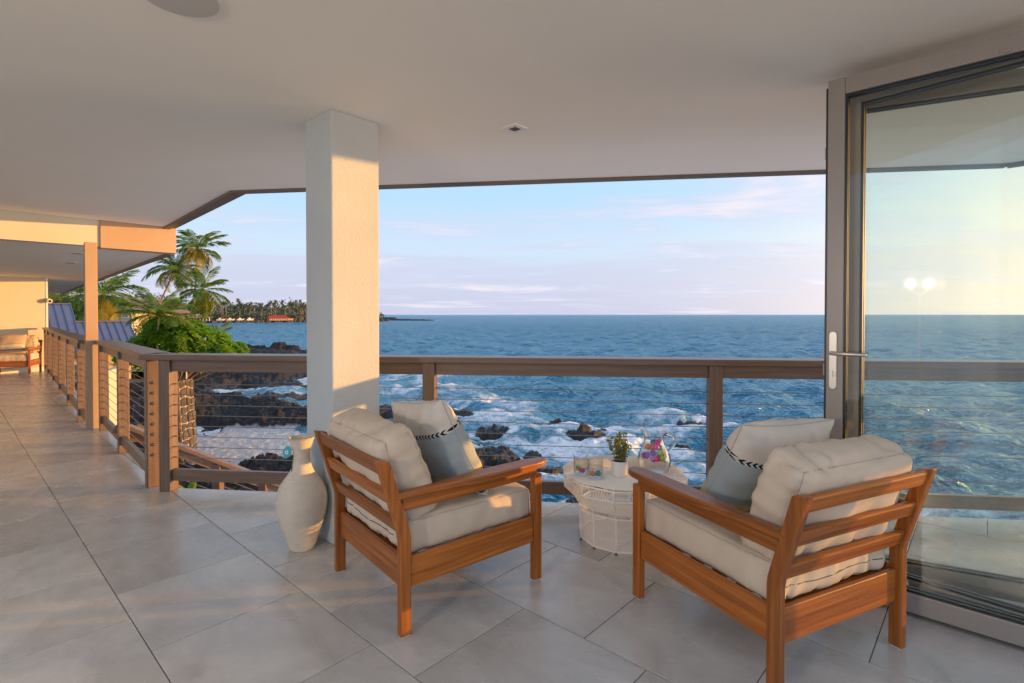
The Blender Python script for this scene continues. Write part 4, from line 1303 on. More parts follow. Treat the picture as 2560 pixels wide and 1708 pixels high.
def build_shore_and_sea():
    # lava shore
    X, Y, Q = polar(700, -58, 26, 640, 11.0, 330)
    X = X.copy(); Y = Y.copy()
    h, sand, d = land_height(X, Y)
    inland = sstep(7, 13, d) * sstep(0, 3, -(X + 16 + 0.0 * Y)) * (Y > 14)
    Z = SEA + h + 1.1 * inland
    me = grid_mesh('lava_shore', X, Y, Z, lava_mat())
    attr(me, 'sand', sand); attr(me, 'grass', inland * sstep(20, 40, d) * 0.9); attr(me, 'wet', 1 - sstep(0.15, 0.75, h))
    o = mesh_obj('lava_shore', me, None); tag(o, 'black lava shore with tide pools and a white coral sand patch', kind='structure')
    # sea
    an = np.linspace(R(-75), R(62), 660)
    rr = np.concatenate([np.geomspace(9, 60, 185)[:-1], np.geomspace(60, 800, 480)[:-1], np.geomspace(800, 14000, 230)])
    A_, Q = np.meshgrid(an, rr)
    X = Q * np.sin(A_); Y = Q * np.cos(A_)
    step = np.maximum(Q * 0.0058, 0.09)
    Z = np.zeros_like(X)
    rg = np.random.default_rng(5)
    DX = np.zeros_like(X); DY = np.zeros_like(X)
    for i in range(64):
        lam = 0.7 * (1.042 ** i) * rg.uniform(0.9, 1.1)
        th = R(215) + rg.normal(0, 0.75)
        k = 2 * np.pi / lam
        amp = 0.0088 * lam * rg.uniform(0.6, 1.3)
        w = np.clip(lam / (2.4 * step) - 1, 0, 1)
        ph = k * (X * math.cos(th) + Y * math.sin(th)) + rg.uniform(0, 6.28)
        Z += amp * w * np.sin(ph)
        DX += -0.75 * amp * w * math.cos(th) * np.cos(ph); DY += -0.75 * amp * w * math.sin(th) * np.cos(ph)
    h, sand, d = land_height(X, Y)
    shelter = sstep(-14, 2, d) * 0.35
    Z *= (1 - shelter)
    # chop thrown up over the reef
    near = sstep(75, 25, Y)
    Z += near * (0.20 * fbm(X * 0.55, Y * 0.55, 4) + 0.06 * ridged(X * 1.3, Y * 1.3, 3))
    # foam: where waves run over the rocks, along breaking fronts, and in drifting lace
    f1 = sstep(-0.75, -0.10, h) * (1 - sstep(0.0, 0.5, h))
    wx = X + 2.2 * fbm(X * 0.15, Y * 0.15, 3); wy = Y + 2.2 * fbm(X * 0.15 + 9, Y * 0.15, 3)
    def blob(cx, cy, rx, ry, t=0.0):
        c, s = math.cos(t), math.sin(t)
        ux = ((wx - cx) * c + (wy - cy) * s) / rx; uy = (-(wx - cx) * s + (wy - cy) * c) / ry
        return np.exp(-(ux * ux + uy * uy))
    zone = np.zeros_like(X)
    for b in ((-12.5, 50, 7, 5, 0), (-7, 43, 6, 4.0, 0.2), (-2.5, 35, 4.5, 3.2, 0.2), (0.8, 30.3, 4.2, 1.9, -0.2), (3.2, 27.0, 3.5, 1.6, -0.2), (6.6, 27.0, 3.6, 1.8, 0.0), (5.6, 23.3, 3.4, 1.8, 0.1), (2.6, 23.2, 3, 1.8, 0), (-3.5, 28.3, 3, 1.6, 0),
              (-19, 40, 5, 4, 0.3), (-15, 34.5, 3, 2, 0.3), (3, 19.5, 3, 1.6, 0), (7.5, 19.5, 2.5, 1.3, 0), (11.5, 15.5, 2.6, 0.9, 0), (-10.5, 60, 5, 4, 0), (0.3, 22.8, 2.5, 1.5, 0), (9.5, 29.5, 2.4, 1.3, 0)):
        zone = np.maximum(zone, blob(*b))
    zone = zone * (1 - 0.55 * sstep(-9, -14, X) * sstep(60, 50, Y))
    lace = ridged(wx * 0.33, wy * 0.42, 5)
    fronts = np.clip(ridged(wx * 0.13 + 3, wy * 0.24 + 1, 4) - 0.30, 0, 1) * 2.2
    foam = zone * (0.10 + 0.50 * sstep(0.25, 0.80, lace) + 0.55 * sstep(0.2, 0.8, fronts)) 
    foam = np.maximum(foam, f1 * 0.75 * sstep(95, 60, Y))
    crest = sstep(0.24, 0.42, Z + 0.10 * fbm(X * 0.8, Y * 0.8, 3)) * sstep(140, 60, Q)
    foam = np.maximum(foam, 0.35 * crest * sstep(0.02, 0.25, zone))
    # far breaking line by the rock spit
    fr = np.exp(-(((X + 88) / 17) ** 2 + ((Y - 520) / 16) ** 2)) * 0.9
    foam = np.clip(np.maximum(foam, fr), 0, 1)
    shallow = np.clip(0.85 * zone + 0.5 * f1 + 0.12, 0, 1) * sstep(110, 45, Y) + 0.10 * sstep(-120, 20, d)
    # breaking water rides up
    Z += 0.22 * foam * zone * near
    me = grid_mesh('sea', X + DX, Y + DY, SEA + Z, sea_mat())
    attr(me, 'offshore', np.clip(np.log(np.maximum(Q, 20) / 20) / math.log(15), 0, 1))
    attr(me, 'foam', foam); attr(me, 'shallow', np.clip(shallow, 0, 1))
    o = mesh_obj('sea', me, None); tag(o, 'deep blue sea breaking white over the lava rocks', kind='structure')


build_shore_and_sea()

# ------------------------------------------------------------------ land in the distance

def leaf_cloud(mb, pts, size, rg, up=0.3, asp=0.45):
    for p in pts:
        d = Vector((rg.gauss(0, 1), rg.gauss(0, 1), rg.gauss(0, 1) + up)).normalized()
        n = d.cross(Vector((rg.gauss(0, 1), rg.gauss(0, 1), rg.gauss(0, 1)))).normalized()
        L_ = size * rg.uniform(0.6, 1.3); w = L_ * asp
        p = Vector(p)
        mb.add([p, p + d * L_ * .5 + n * w * .5, p + d * L_, p + d * L_ * .5 - n * w * .5], [(0, 1, 2, 3)])


def frond_mesh(name, L_, droop, m, seed, pairs=34, width=0.27, curl=0.0):
    """a feather palm leaf: local x outwards, z up"""
    rg = random.Random(seed)
    mb = MB()
    pts = []
    ang = 0.0
    p = Vector((0, 0, 0)); n = 14
    for i in range(n + 1):
        t = i / n
        pts.append(p.copy())
        a = 0.25 - droop * t ** 1.4
        p = p + Vector((math.cos(a), curl * t * 0.3, math.sin(a))) * (L_ / n)
    mb.tube(pts, [0.016 * L_ * (1 - 0.85 * i / n) * 0.6 for i in range(n + 1)], 4)
    for k in range(pairs):
        t = 0.10 + 0.89 * k / (pairs - 1)
        i = min(int(t * n), n - 1); u = t * n - i
        c = pts[i] * (1 - u) + pts[i + 1] * u
        tg = (pts[i + 1] - pts[i]).normalized()
        ln = width * L_ * (math.sin(math.pi * min(1, (t * 0.92 + 0.08))) ** 0.6) * rg.uniform(0.85, 1.1)
        for s in (-1, 1):
            side = Vector((0, s, 0))
            d = (tg * 0.75 + side * 0.95 + Vector((0, 0, rg.uniform(-0.35, 0.12) - 0.15))).normalized()
            e = c + d * ln * 0.6; tip = c + d * ln + Vector((0, 0, -ln * rg.uniform(0.15, 0.42)))
            w = 0.015 * L_
            mb.add([c - tg * w * .5, c + tg * w * .5, e + tg * w * .6, tip, e - tg * w * .6], [(0, 1, 2, 3, 4)])
    return mb.mesh(name, m)


PALMG = leafmat('palm_green', (0.085, 0.175, 0.030), (0.22, 0.31, 0.045), 0.45, 0.9)
PALMY = leafmat('palm_yellow', (0.42, 0.34, 0.05), (0.30, 0.29, 0.045), 0.45, 0.9)
PALMB = leafmat('palm_dead', (0.30, 0.17, 0.05), (0.20, 0.11, 0.035), 0.2, 0.9)
BARK = M('palm_bark', (0.24, 0.18, 0.125), rough=0.9, var=0.3, vscale=6, stretch=(1, 1, 4), bump=0.6, bscale=9)


def palm(label, base, crown, bend, L_, nf, seed, r0=0.16, dead=0, group=None, cat='palm', lowest=-0.9, coco=True, trunk_m=None):
    rg = random.Random(seed)
    root = empty('palm_tree', base); tag(root, label, cat, group)
    b = Vector(base); c = Vector(crown) - b
    pts = []
    for i in range(15):
        t = i / 14
        pts.append(c * t + Vector(bend) * math.sin(math.pi * t) * (1 - 0.3 * t))
    t_ = MB(); t_.tube(pts, [r0 * (1.45 - 0.9 * min(1, i / 3.5) + (0.25 if i == 0 else 0)) if i < 4 else r0 * (0.62 - 0.18 * i / 14) for i in range(15)], 10)
    t_.build('trunk', trunk_m or BARK, root, smooth=True)
    kinds = [(frond_mesh('frond', L_, 0.9, PALMG, seed + 1), 0), (frond_mesh('frond', L_ * 1.05, 1.25, PALMG, seed + 2, curl=0.4), 0), (frond_mesh('frond', L_ * 0.95, 1.9, PALMY, seed + 3, curl=-0.4), 1), (frond_mesh('frond', L_ * 0.85, 2.2, PALMB, seed + 4), 2)]
    for i in range(nf):
        t = i / max(1, nf - 1)
        el = 1.25 - (1.25 - lowest) * t + rg.uniform(-0.12, 0.12)
        az = i * 2.399 + rg.uniform(-0.25, 0.25)
        if i >= nf - dead: me = kinds[3][0]
        elif t > 0.66 and rg.random() < 0.6: me = kinds[2][0]
        else: me = kinds[rg.choice((0, 1))][0]
        o = bpy.data.objects.new('frond', me); COL.objects.link(o); o.parent = root
        o.location = c + Vector((0, 0, -0.02 * i / nf))
        o.rotation_euler = (rg.uniform(-0.25, 0.25), -el + 0.25, az)
        sc = rg.uniform(0.88, 1.1); o.scale = (sc, sc, sc)
    if coco:
        mb = MB()
        for q in range(7):
            a = q * 0.9; rr = 0.05 * L_
            cc = c + Vector((math.cos(a) * rr * 1.3, math.sin(a) * rr * 1.3, -0.10 * L_ - 0.02 * L_ * (q % 3)))
            prof = [(rr * math.sin(math.pi * i / 6) + 1e-4, -rr * 1.2 * math.cos(math.pi * i / 6)) for i in range(7)]
            bq = len(mb.v); mb.lathe(prof, 8, cap0=False)
            mb.v[bq:] = [tuple(Vector(v) + cc) for v in mb.v[bq:]]
        mb.build('coconut', M('coconut_husk', (0.28, 0.17, 0.05), rough=0.7), root, smooth=True)['kind'] = 'stuff'
    return root


def build_palms():
    g = 'coconut palms beyond the flowering bush'
    k = 72 / 40.0
    palm('tallest coconut palm with a slim leaning trunk against the sky', (-45.5, 72, -3.6), (-43.25, 72, 10.4), (0.7, 0, 0), 4.2, 21, 21, 0.24, group=g, lowest=-0.75)
    palm('second tallest coconut palm leaning right, left of the tallest one', (-50.2, 71, -3.6), (-45.6, 71, 7.6), (-0.3, 0, 0), 4.1, 21, 22, 0.22, group=g, lowest=-0.7)
    palm('golden full coconut palm with drooping yellow fronds, lowest of the tall three', (-41.7, 68, -3.6), (-40.2, 68, 4.5), (-1.1, 0, 0), 4.1, 24, 23, 0.27, dead=2, group=g, lowest=-1.35)
    palm('short bushy green palm rising out of the flowering bush', (-13.4, 19.6, -2.9), (-13.25, 19.6, 1.30), (0, 0, 0), 1.30, 22, 24, 0.085, cat='palm', lowest=-0.10, coco=False,
         trunk_m=M('crownshaft', (0.33, 0.30, 0.14), rough=0.6, c2=(0.24, 0.22, 0.14), vscale=4))
    palm('tiny young palm at the right edge of the flowering bush', (-26.3, 46.0, -3.6), (-26.1, 46.0, -0.75), (0, 0, 0), 1.9, 11, 25, 0.07, lowest=0.0, coco=False)
    palm('full green palm behind the slim tan post', (-26.0, 33, -3.0), (-25.8, 33, 2.55), (0.1, 0, 0), 2.6, 26, 26, 0.18, lowest=-0.95, coco=False)
    palm('shaggy palm with golden dead fronds above the blue roof', (-36.8, 42, -3.0), (-36.3, 42, 2.6), (0, 0, 0), 2.6, 28, 27, 0.30, dead=14, lowest=-1.45, coco=False)
    palm('shaggy palm with golden dead fronds nearest the end wall', (-40.5, 43, -3.0), (-40.3, 43, 2.5), (0, 0, 0), 2.6, 26, 28, 0.26, dead=12, lowest=-1.4, coco=False)
    palm('drooping green palm in front of the gabled house', (-28.4, 34.5, -3.0), (-27.9, 34.5, 0.7), (0, 0, 0), 2.0, 20, 29, 0.14, lowest=-1.0, coco=False)


def build_bush():
    rg = random.Random(31)
    root = empty('flowering_bush', (-12.9, 20.8, -3.2)); tag(root, 'rounded bright green bush with white flowers beyond the railing', 'bush')
    lf = leafmat('bush_leaf', (0.065, 0.185, 0.010), (0.24, 0.40, 0.020), 0.45, 1.6, 0.35)
    st = MB()
    lobes = [(0, 0, 3.15, 1.45, 1.2), (-1.0, 0.1, 3.25, 1.1, 0.95), (-0.3, -0.2, 3.55, 0.95, 0.75), (1.0, 0, 2.75, 1.15, 1.0), (0.45, 0, 3.3, 0.85, 0.75), (1.55, -0.1, 2.35, 0.85, 0.85), (-1.6, 0, 2.8, 0.9, 1.1), (0.2, -0.5, 2.2, 1.7, 1.1), (-0.75, -0.3, 3.75, 0.55, 0.5)]
    lobes = [(a, b, c, r_ * 0.86, h_ * 0.86) for a, b, c, r_, h_ in lobes]
    for q in range(26):
        a, b, c, r_, h_ = rg.choice(lobes[:9])
        d = Vector((rg.gauss(0, 1), rg.gauss(-0.4, 0.8), abs(rg.gauss(0.3, 0.7)))).normalized()
        k = rg.uniform(0.24, 0.46)
        lobes.append((a + d.x * r_ * 0.95, b + d.y * r_ * 0.95, c + d.z * h_ * 0.95, k, k * 0.9))
    mb = MB()
    for lx, ly, lz, lr, lh in lobes:
        for q in range(int(300 * lr)):
            d = Vector((rg.gauss(0, 1), rg.gauss(0, 1), rg.gauss(0, 1))).normalized()
            if d.z < -0.55: continue
            s = rg.uniform(0.55, 1.18) ** 0.5
            p = Vector((lx + d.x * lr * s, ly + d.y * lr * s, lz + d.z * lh * s))
            if p.z < 2.45: continue
            # rosette of strap leaves
            ax = (d + Vector((0, 0, 0.9))).normalized()
            u = ax.cross(Vector((1, 0.2, 0.1))).normalized(); w = ax.cross(u)
            nl = rg.randint(6, 9)
            for k in range(nl):
                a = 6.283 * k / nl + rg.uniform(-.3, .3)
                o = (u * math.cos(a) + w * math.sin(a))
                L_ = rg.uniform(0.14, 0.30); wd = L_ * 0.16
                dr = (o + ax * rg.uniform(0.15, 0.95)).normalized(); sd = dr.cross(ax).normalized()
                m1 = p + dr * L_ * 0.55; tip = p + dr * L_ - ax * L_ * 0.18
                mb.add([p, m1 + sd * wd, tip, m1 - sd * wd], [(0, 1, 2, 3)])
    f = mb.build('foliage', lf, root); f['kind'] = 'stuff'
    fl = MB()
    for q in range(34):
        lx, ly, lz, lr, lh = rg.choice(lobes)
        d = Vector((rg.gauss(0.2, 0.8), -abs(rg.gauss(0, 1)) - 0.2, rg.gauss(0.4, 0.6))).normalized()
        p = Vector((lx + d.x * lr * 1.02, ly + d.y * lr * 1.02, lz + d.z * lh * 1.02))
        if p.z < 2.7: continue
        for k in range(rg.randint(3, 6)):
            c = p + Vector((rg.uniform(-.05, .05), rg.uniform(-.05, .05), rg.uniform(-.03, .05)))
            for j in range(5):
                a = 6.283 * j / 5
                o = Vector((math.cos(a), -0.5, math.sin(a))).normalized() * 0.038
                s = Vector((-math.sin(a), 0, math.cos(a))) * 0.014
                fl.add([c, c + o * .6 + s, c + o, c + o * .6 - s], [(0, 1, 2, 3)])
    fl.build('blossom', M('white_blossom', (0.80, 0.76, 0.68), rough=0.6), root)['kind'] = 'stuff'
    tb = MB()
    for q in range(16):
        lx, ly, lz, lr, lh = lobes[q % len(lobes)]
        tip = Vector((lx * 0.8 + rg.uniform(-.4, .2), ly + rg.uniform(-.4, .4), lz))
        tb.tube([(rg.uniform(-.25, .05) - 0.6, rg.uniform(-.2, .2), 0), Vector((-0.5, 0, 1.4)) + tip * 0.1, tip], [0.08, 0.05, 0.02], 6)
    tb.build('branch', BARK, root)['kind'] = 'stuff'


def broad_tree(label, x, y, z0, w, h, seed, m, group='broadleaf trees behind the houses', n=1500, leaf=0.34):
    rg = random.Random(seed)
    root = empty('broadleaf_tree', (x, y, z0)); tag(root, label, 'tree', group)
    mb = MB(); mb.tube([(0, 0, 0), (0.1, 0, h * 0.3), (0.0, 0.1, h * 0.6)], [w * 0.06, w * 0.045, w * 0.02], 8)
    for q in range(6):
        a = q * 1.05; mb.tube([(0.1, 0, h * 0.28), (math.cos(a) * w * .2, math.sin(a) * w * .2, h * 0.5), (math.cos(a) * w * .36, math.sin(a) * w * .36, h * 0.7)], [w * .03, w * .02, w * .008], 5)
    mb.build('trunk', BARK, root)
    pts = []
    lobes = [(rg.uniform(-.34, .34) * w, rg.uniform(-.3, .3) * w, h * rg.uniform(0.42, 0.86), w * rg.uniform(.16, .30)) for q in range(13)]
    for q in range(n):
        lx, ly, lz, lr = rg.choice(lobes)
        d = Vector((rg.gauss(0, 1), rg.gauss(0, 1), rg.gauss(0, 1))).normalized() * rg.uniform(0.55, 1.05)
        pts.append((lx + d.x * lr, ly + d.y * lr, min(h, lz + d.z * lr * 0.8)))
    lb = MB(); leaf_cloud(lb, pts, leaf, rg, 0.2, 0.55); f = lb.build('crown', m, root); f['kind'] = 'stuff'


def build_neighbours():
    # blue standing seam roof next door; local x along the ridge, y up the slope (towards the ridge)
    rt = empty('blue_roofed_house', (-17.6, 24.0, 1.0), math.atan2(Bdir.y, Bdir.x))
    tag(rt, 'neighbouring house under a blue standing seam metal roof', 'house')
    sl = 0.59
    def sheet(nm, x0, x1, y0, y1, par=rt):      # y: positive = up the slope, along Adir
        mb = MB()
        vs = []
        for z in (-0.03, 0.0):
            for x, y in ((x0, y0), (x1, y0), (x1, y1), (x0, y1)): vs.append((x, y, y * sl + z))
        mb.add(vs, [(0, 3, 2, 1), (4, 5, 6, 7), (0, 1, 5, 4), (1, 2, 6, 5), (2, 3, 7, 6), (3, 0, 4, 7)])
        return mb.build(nm, ROOFB, par)
    seam = None
    step = 0.272
    k = 0
    x = 0.0
    while x > -3.4:
        lo = -2.02; hi = 0.0 if x > -1.90 else 1.33
        x1 = x; x0 = x - step
        sheet('roof_panel', x0 + 0.002, x1 - 0.002, lo, hi)
        mb = MB(); vs = []
        for xx, dz in ((x0 - 0.016, 0.001), (x0 + 0.016, 0.001), (x0 + 0.010, 0.042), (x0 - 0.010, 0.042)):
            for yy in (lo, hi): vs.append((xx, yy, yy * sl + dz))
        mb.add(vs, [(0, 2, 3, 1), (2, 4, 5, 3), (4, 6, 7, 5), (6, 0, 1, 7), (0, 6, 4, 2), (1, 3, 5, 7)])
        mb.build('seam', ROOFB, rt)
        x -= step; k += 1
    for nm, a, b, y in (('ridge_cap', -1.91, 0.03, 0.0), ('ridge_cap', -3.45, -1.86, 1.33)):
        mb = MB(); mb.box(a, b, y - 0.03, y + 0.12, y * sl + 0.002, y * sl + 0.055); mb.build(nm, ROOFB, rt)
    for xx, lo, hi in ((0.0, -2.02, 0.0), (-1.90, 0.0, 1.33)):
        mb = MB(); vs = []
        for x_, dz in ((xx + 0.002, -0.14), (xx + 0.03, -0.14), (xx + 0.03, 0.035), (xx + 0.002, 0.035)):
            for yy in (lo, hi): vs.append((x_, yy, yy * sl + dz))
        mb.add(vs, [(0, 2, 3, 1), (2, 4, 5, 3), (4, 6, 7, 5), (6, 0, 1, 7), (0, 6, 4, 2), (1, 3, 5, 7)]); mb.build('verge_trim', ROOFB, rt)
    MB().box(-3.45, 0.0, -2.045, -2.022, -2.02 * sl - 0.16, -2.02 * sl + 0.0).build('eave_fascia', M('orange_brown_fascia', (0.33, 0.17, 0.08), rough=0.6), rt)
    HW = M('house_wall', (0.52, 0.42, 0.26), rough=0.8, var=0.06, vscale=2)
    MB().box(-3.3, -0.25, -1.6, 1.2, -4.4, -1.35).build('wall', HW, rt)
    w = MB(); w.box(-2.6, -1.7, -1.63, -1.602, -2.9, -1.7); w.build('window', M('dark_window', (0.06, 0.07, 0.08), rough=0.1), rt)
    # gabled house farther back
    h = empty('gabled_house', (-30.55, 40, 0)); tag(h, 'pale gabled house with one white framed window behind the palms', 'house')
    sid = M('sage_siding', (0.50, 0.50, 0.38), rough=0.8, var=0.05, vscale=2)
    mb = MB(); mb.add([(-2.6, 0, -3), (1.45, 0, -3), (1.45, 0, 1.62), (0, 0, 2.42), (-2.6, 0, 1.0), (-2.6, 6, -3), (1.45, 6, -3), (1.45, 6, 1.62), (0, 6, 2.42), (-2.6, 6, 1.0)],
                      [(0, 1, 2, 3, 4), (9, 8, 7, 6, 5), (1, 6, 7, 2), (4, 9, 5, 0), (0, 5, 6, 1)]); mb.build('wall', sid, h)
    rf = M('brown_shingle', (0.16, 0.13, 0.11), rough=0.9, var=0.2, vscale=8)
    for a, b in (((0, 2.50), (1.95, 1.42)), ((0, 2.50), (-3.0, 0.86))):
        mb = MB(); d = Vector((b[0] - a[0], 0, b[1] - a[1])).normalized(); n = Vector((-d.z, 0, d.x)) * (0.16 if b[0] > 0 else -0.16)
        q = [Vector((a[0], 0, a[1])), Vector((b[0], 0, b[1]))]
        vs = []
        for yy in (-0.55, 6.4):
            for v in (q[0], q[1], q[1] + n, q[0] + n): vs.append((v.x, yy, v.z))
        mb.add(vs, [(0, 1, 2, 3), (7, 6, 5, 4), (0, 4, 5, 1), (1, 5, 6, 2), (2, 6, 7, 3), (3, 7, 4, 0)]); mb.build('roof', rf, h)
    for a, b in (((0, 2.50), (1.98, 1.40)),):
        mb = MB(); d = Vector((b[0] - a[0], 0, b[1] - a[1])).normalized(); n = Vector((-d.z, 0, d.x)) * 0.17; n2 = -n * 0.1
        vs = []
        for yy in (-0.60, -0.552):
            for v in (Vector((a[0], 0, a[1])) + n2, Vector((b[0], 0, b[1])) + n2, Vector((b[0], 0, b[1])) + n, Vector((a[0], 0, a[1])) + n): vs.append((v.x, yy, v.z))
        mb.add(vs, [(0, 1, 2, 3), (7, 6, 5, 4), (0, 4, 5, 1), (1, 5, 6, 2), (2, 6, 7, 3), (3, 7, 4, 0)]); mb.build('barge_board', M('pale_barge', (0.62, 0.50, 0.38), rough=0.7), h)
    wf = MB()
    for x0, x1, z0, z1 in ((0.20, 1.26, 1.55, 1.62), (0.20, 1.26, 1.05, 1.12), (0.20, 0.27, 1.12, 1.55), (1.19, 1.26, 1.12, 1.55), (0.70, 0.76, 1.12, 1.55)): wf.box(x0, x1, -0.05, -0.002, z0, z1)
    win = wf.build('window', WHITEP, h)
    for x0, x1 in ((0.271, 0.699), (0.761, 1.189)):
        MB().box(x0, x1, -0.022, -0.012, 1.121, 1.549).build('pane', M('curtained_pane', (0.40, 0.27, 0.18), rough=0.15), win)
    MB().box(-2.8, 1.9, -0.6, -0.02, 0.62, 0.70).build('lean_to_roof', rf, h)
    DK = leafmat('dark_leaf', (0.03, 0.055, 0.016), (0.075, 0.10, 0.025), 0.2, 0.5)
    MD = leafmat('mid_leaf', (0.05, 0.085, 0.02), (0.13, 0.15, 0.03), 0.25, 0.5)
    broad_tree('dark green tree behind the slim post', -33.5, 46, -3, 7, 5.6, 41, DK, n=2200)
    broad_tree('dark green tree above the higher part of the blue roof', -40.5, 50, -3, 8, 5.8, 42, DK, n=2200)
    broad_tree('mid green tree right of the gabled house', -28.6, 45, -3, 4.2, 4.5, 43, MD, n=1500)
    broad_tree('low green tree behind the flowering bush', -20.5, 30, -3.2, 4.0, 3.6, 44, MD, n=1800, leaf=0.22)
    broad_tree('mid green tree between the roof and the gabled house', -27.6, 37, -3.1, 3.2, 3.9, 45, MD, n=1500, leaf=0.24)

    # mortared sea wall of lava stones, end on to the view
    wl = empty('stone_sea_wall', (-13.45, 19.3, -4.2)); tag(wl, 'mortared lava stone sea wall seen between the railing posts', 'wall')
    x0, x1, H = -3.4, 1.12, 3.05
    def prof(z): return 0.16 * (1 - z / H)          # batter of the free end
    mb = MB(); mb.add([(x0, 0, 0), (x1 + 0.16, 0, 0), (x1, 0, H), (x0, 0, H), (x0, 0.85, 0), (x1 + 0.16, 0.85, 0), (x1, 0.85, H), (x0, 0.85, H)], [(0, 1, 2, 3), (7, 6, 5, 4), (1, 5, 6, 2), (3, 2, 6, 7), (0, 3, 7, 4)]); mb.build('mortar_core', MORTAR, wl)
    rg = random.Random(77)
    # irregular stones: shrunken jittered cells
    nx, nz = 15, 10
    gx = (x1 - x0) / nx; gz = H / nz
    def node(i, j):
        r_ = random.Random(i * 97 + j * 13 + 5)
        jx = 0 if i in (0, nx) else r_.uniform(-.34, .34)
        jz = 0 if j in (0, nz) else r_.uniform(-.34, .34)
        z = (j + jz) * gz
        x = x0 + (i + jx + (0.5 if j % 2 else 0) * (0 if i in (0, nx) else 1)) * gx
        return Vector((min(x, x1) + prof(z) * (i / nx), 0, z))
    for i in range(nx):
        for j in range(nz):
            q = [node(i, j), node(i + 1, j), node(i + 1, j + 1), node(i, j + 1)]
            c = sum(q, Vector()) / 4
            ring = []
            for a in range(4):
                p0, p1 = q[a], q[(a + 1) % 4]
                for t in (0.16, 0.5, 0.84):
                    p = p0 * (1 - t) + p1 * t
                    ring.append(c + (p - c) * rg.uniform(0.88, 0.96))
            n = len(ring); pr = rg.uniform(0.03, 0.075)
            vs = [(p.x - c.x, 0.0, p.z - c.z) for p in ring] + [((p.x - c.x) * .86, -pr, (p.z - c.z) * .86) for p in ring] + [(0, -pr * 1.25, 0)]
            fs = []
            for a in range(n):
                b = (a + 1) % n
                fs += [(a, b, n + b, n + a), (n + a, n + b, 2 * n)]
            MB().add(vs, fs).build('stone', STONE, wl, loc=(c.x, -0.001, c.z))
    ny = 3
    def enode(i, j):
        r_ = random.Random(i * 31 + j * 57 + 900)
        jy = 0 if i in (0, ny) else r_.uniform(-.3, .3)
        jz = 0 if j in (0, nz) else r_.uniform(-.34, .34)
        return Vector((0, (i + jy + (0.3 if j % 2 and i not in (0, ny) else 0)) * 0.85 / ny, (j + jz) * gz))
    for i in range(ny):
        for j in range(nz):
            q = [enode(i, j), enode(i + 1, j), enode(i + 1, j + 1), enode(i, j + 1)]
            c = sum(q, Vector()) / 4
            ring = []
            for a in range(4):
                p0, p1 = q[a], q[(a + 1) % 4]
                for t in (0.16, 0.5, 0.84):
                    p = p0 * (1 - t) + p1 * t
                    ring.append((p - c) * rg.uniform(0.88, 0.96))
            n = len(ring); pr = rg.uniform(0.03, 0.07)
            vs = [(0.0, p.y, p.z) for p in ring] + [(pr, p.y * .86, p.z * .86) for p in ring] + [(pr * 1.25, 0, 0)]
            fs = []
            for a in range(n):
                b = (a + 1) % n
                fs += [(a, b, n + b, n + a), (n + a, n + b, 2 * n)]
            MB().add(vs, fs).build('stone', STONE, wl, loc=(x1 + prof(c.z) - 0.002, c.y, c.z))
    rail = empty('pipe_handrail', (-12.5, 20.2, -1.15)); tag(rail, 'thin white pipe handrail on top of the stone sea wall', 'handrail')
    mb = MB()
    for z in (0.30, 0.55): mb.tube([(-4.5, 0, z), (0.0, 0, z)], 0.025, 6)
    mb.build('rail', WHITEP, rail)
    for k in range(4):
        mb = MB(); mb.tube([(-0.1 - k * 1.4, 0, 0), (-0.1 - k * 1.4, 0, 0.56)], 0.025, 6); mb.build('post', WHITEP, rail)
    # leafy plants at the foot of the lanai
    for (x, y, z, s), lab, mm in (((-6.9, 9.9, -1.5, 0.75), 'red and green leafy plant below the railing, nearer the tall post', 0), ((-5.55, 8.9, -2.3, 0.8), 'bright green leafy plant low below the railing', 1)):
        rg2 = random.Random(int(s * 1000))
        r_ = empty('leafy_plant', (x, y, z)); tag(r_, lab, 'plant', 'plants below the side railing')
        lm = leafmat('ti_leaf', (0.12, 0.20, 0.02), (0.42, 0.16, 0.03) if mm == 0 else (0.20, 0.30, 0.03), 0.35, 3)
        for k in range(26):
            a = rg2.uniform(0, 6.28); e = rg2.uniform(0.1, 1.3); L_ = s * rg2.uniform(0.5, 0.9)
            d = Vector((math.cos(a) * math.cos(e), math.sin(a) * math.cos(e), math.sin(e))); sd = Vector((-math.sin(a), math.cos(a), 0)) * L_ * 0.16
            tip = d * L_ - Vector((0, 0, L_ * 0.25))
            b0 = Vector((0, 0, rg2.uniform(0, s * .6)))
            mb = MB(); mb.add([b0, b0 + d * L_ * .5 + sd, b0 + tip, b0 + d * L_ * .5 - sd], [(0, 1, 2, 3)]); mb.build('leaf', lm, r_)
        mb = MB(); mb.tube([(0, 0, -2.2), (0, 0, s * .6)], 0.03, 6); mb.build('stem', BARK, r_)
    # blue tarp and pale wall glimpsed between the far posts
    gw = MB().box(-0.1, 0.1, -1.4, 1.4, -3.0, 0.1).build('garden_wall', M('pale_garden_wall', (0.62, 0.55, 0.42), rough=0.85, var=0.05), loc=(-12.6, 16.2, -0.5), rot=(0, 0, R(20)))
    tag(gw, 'pale garden wall glimpsed between the far railing posts', 'wall')


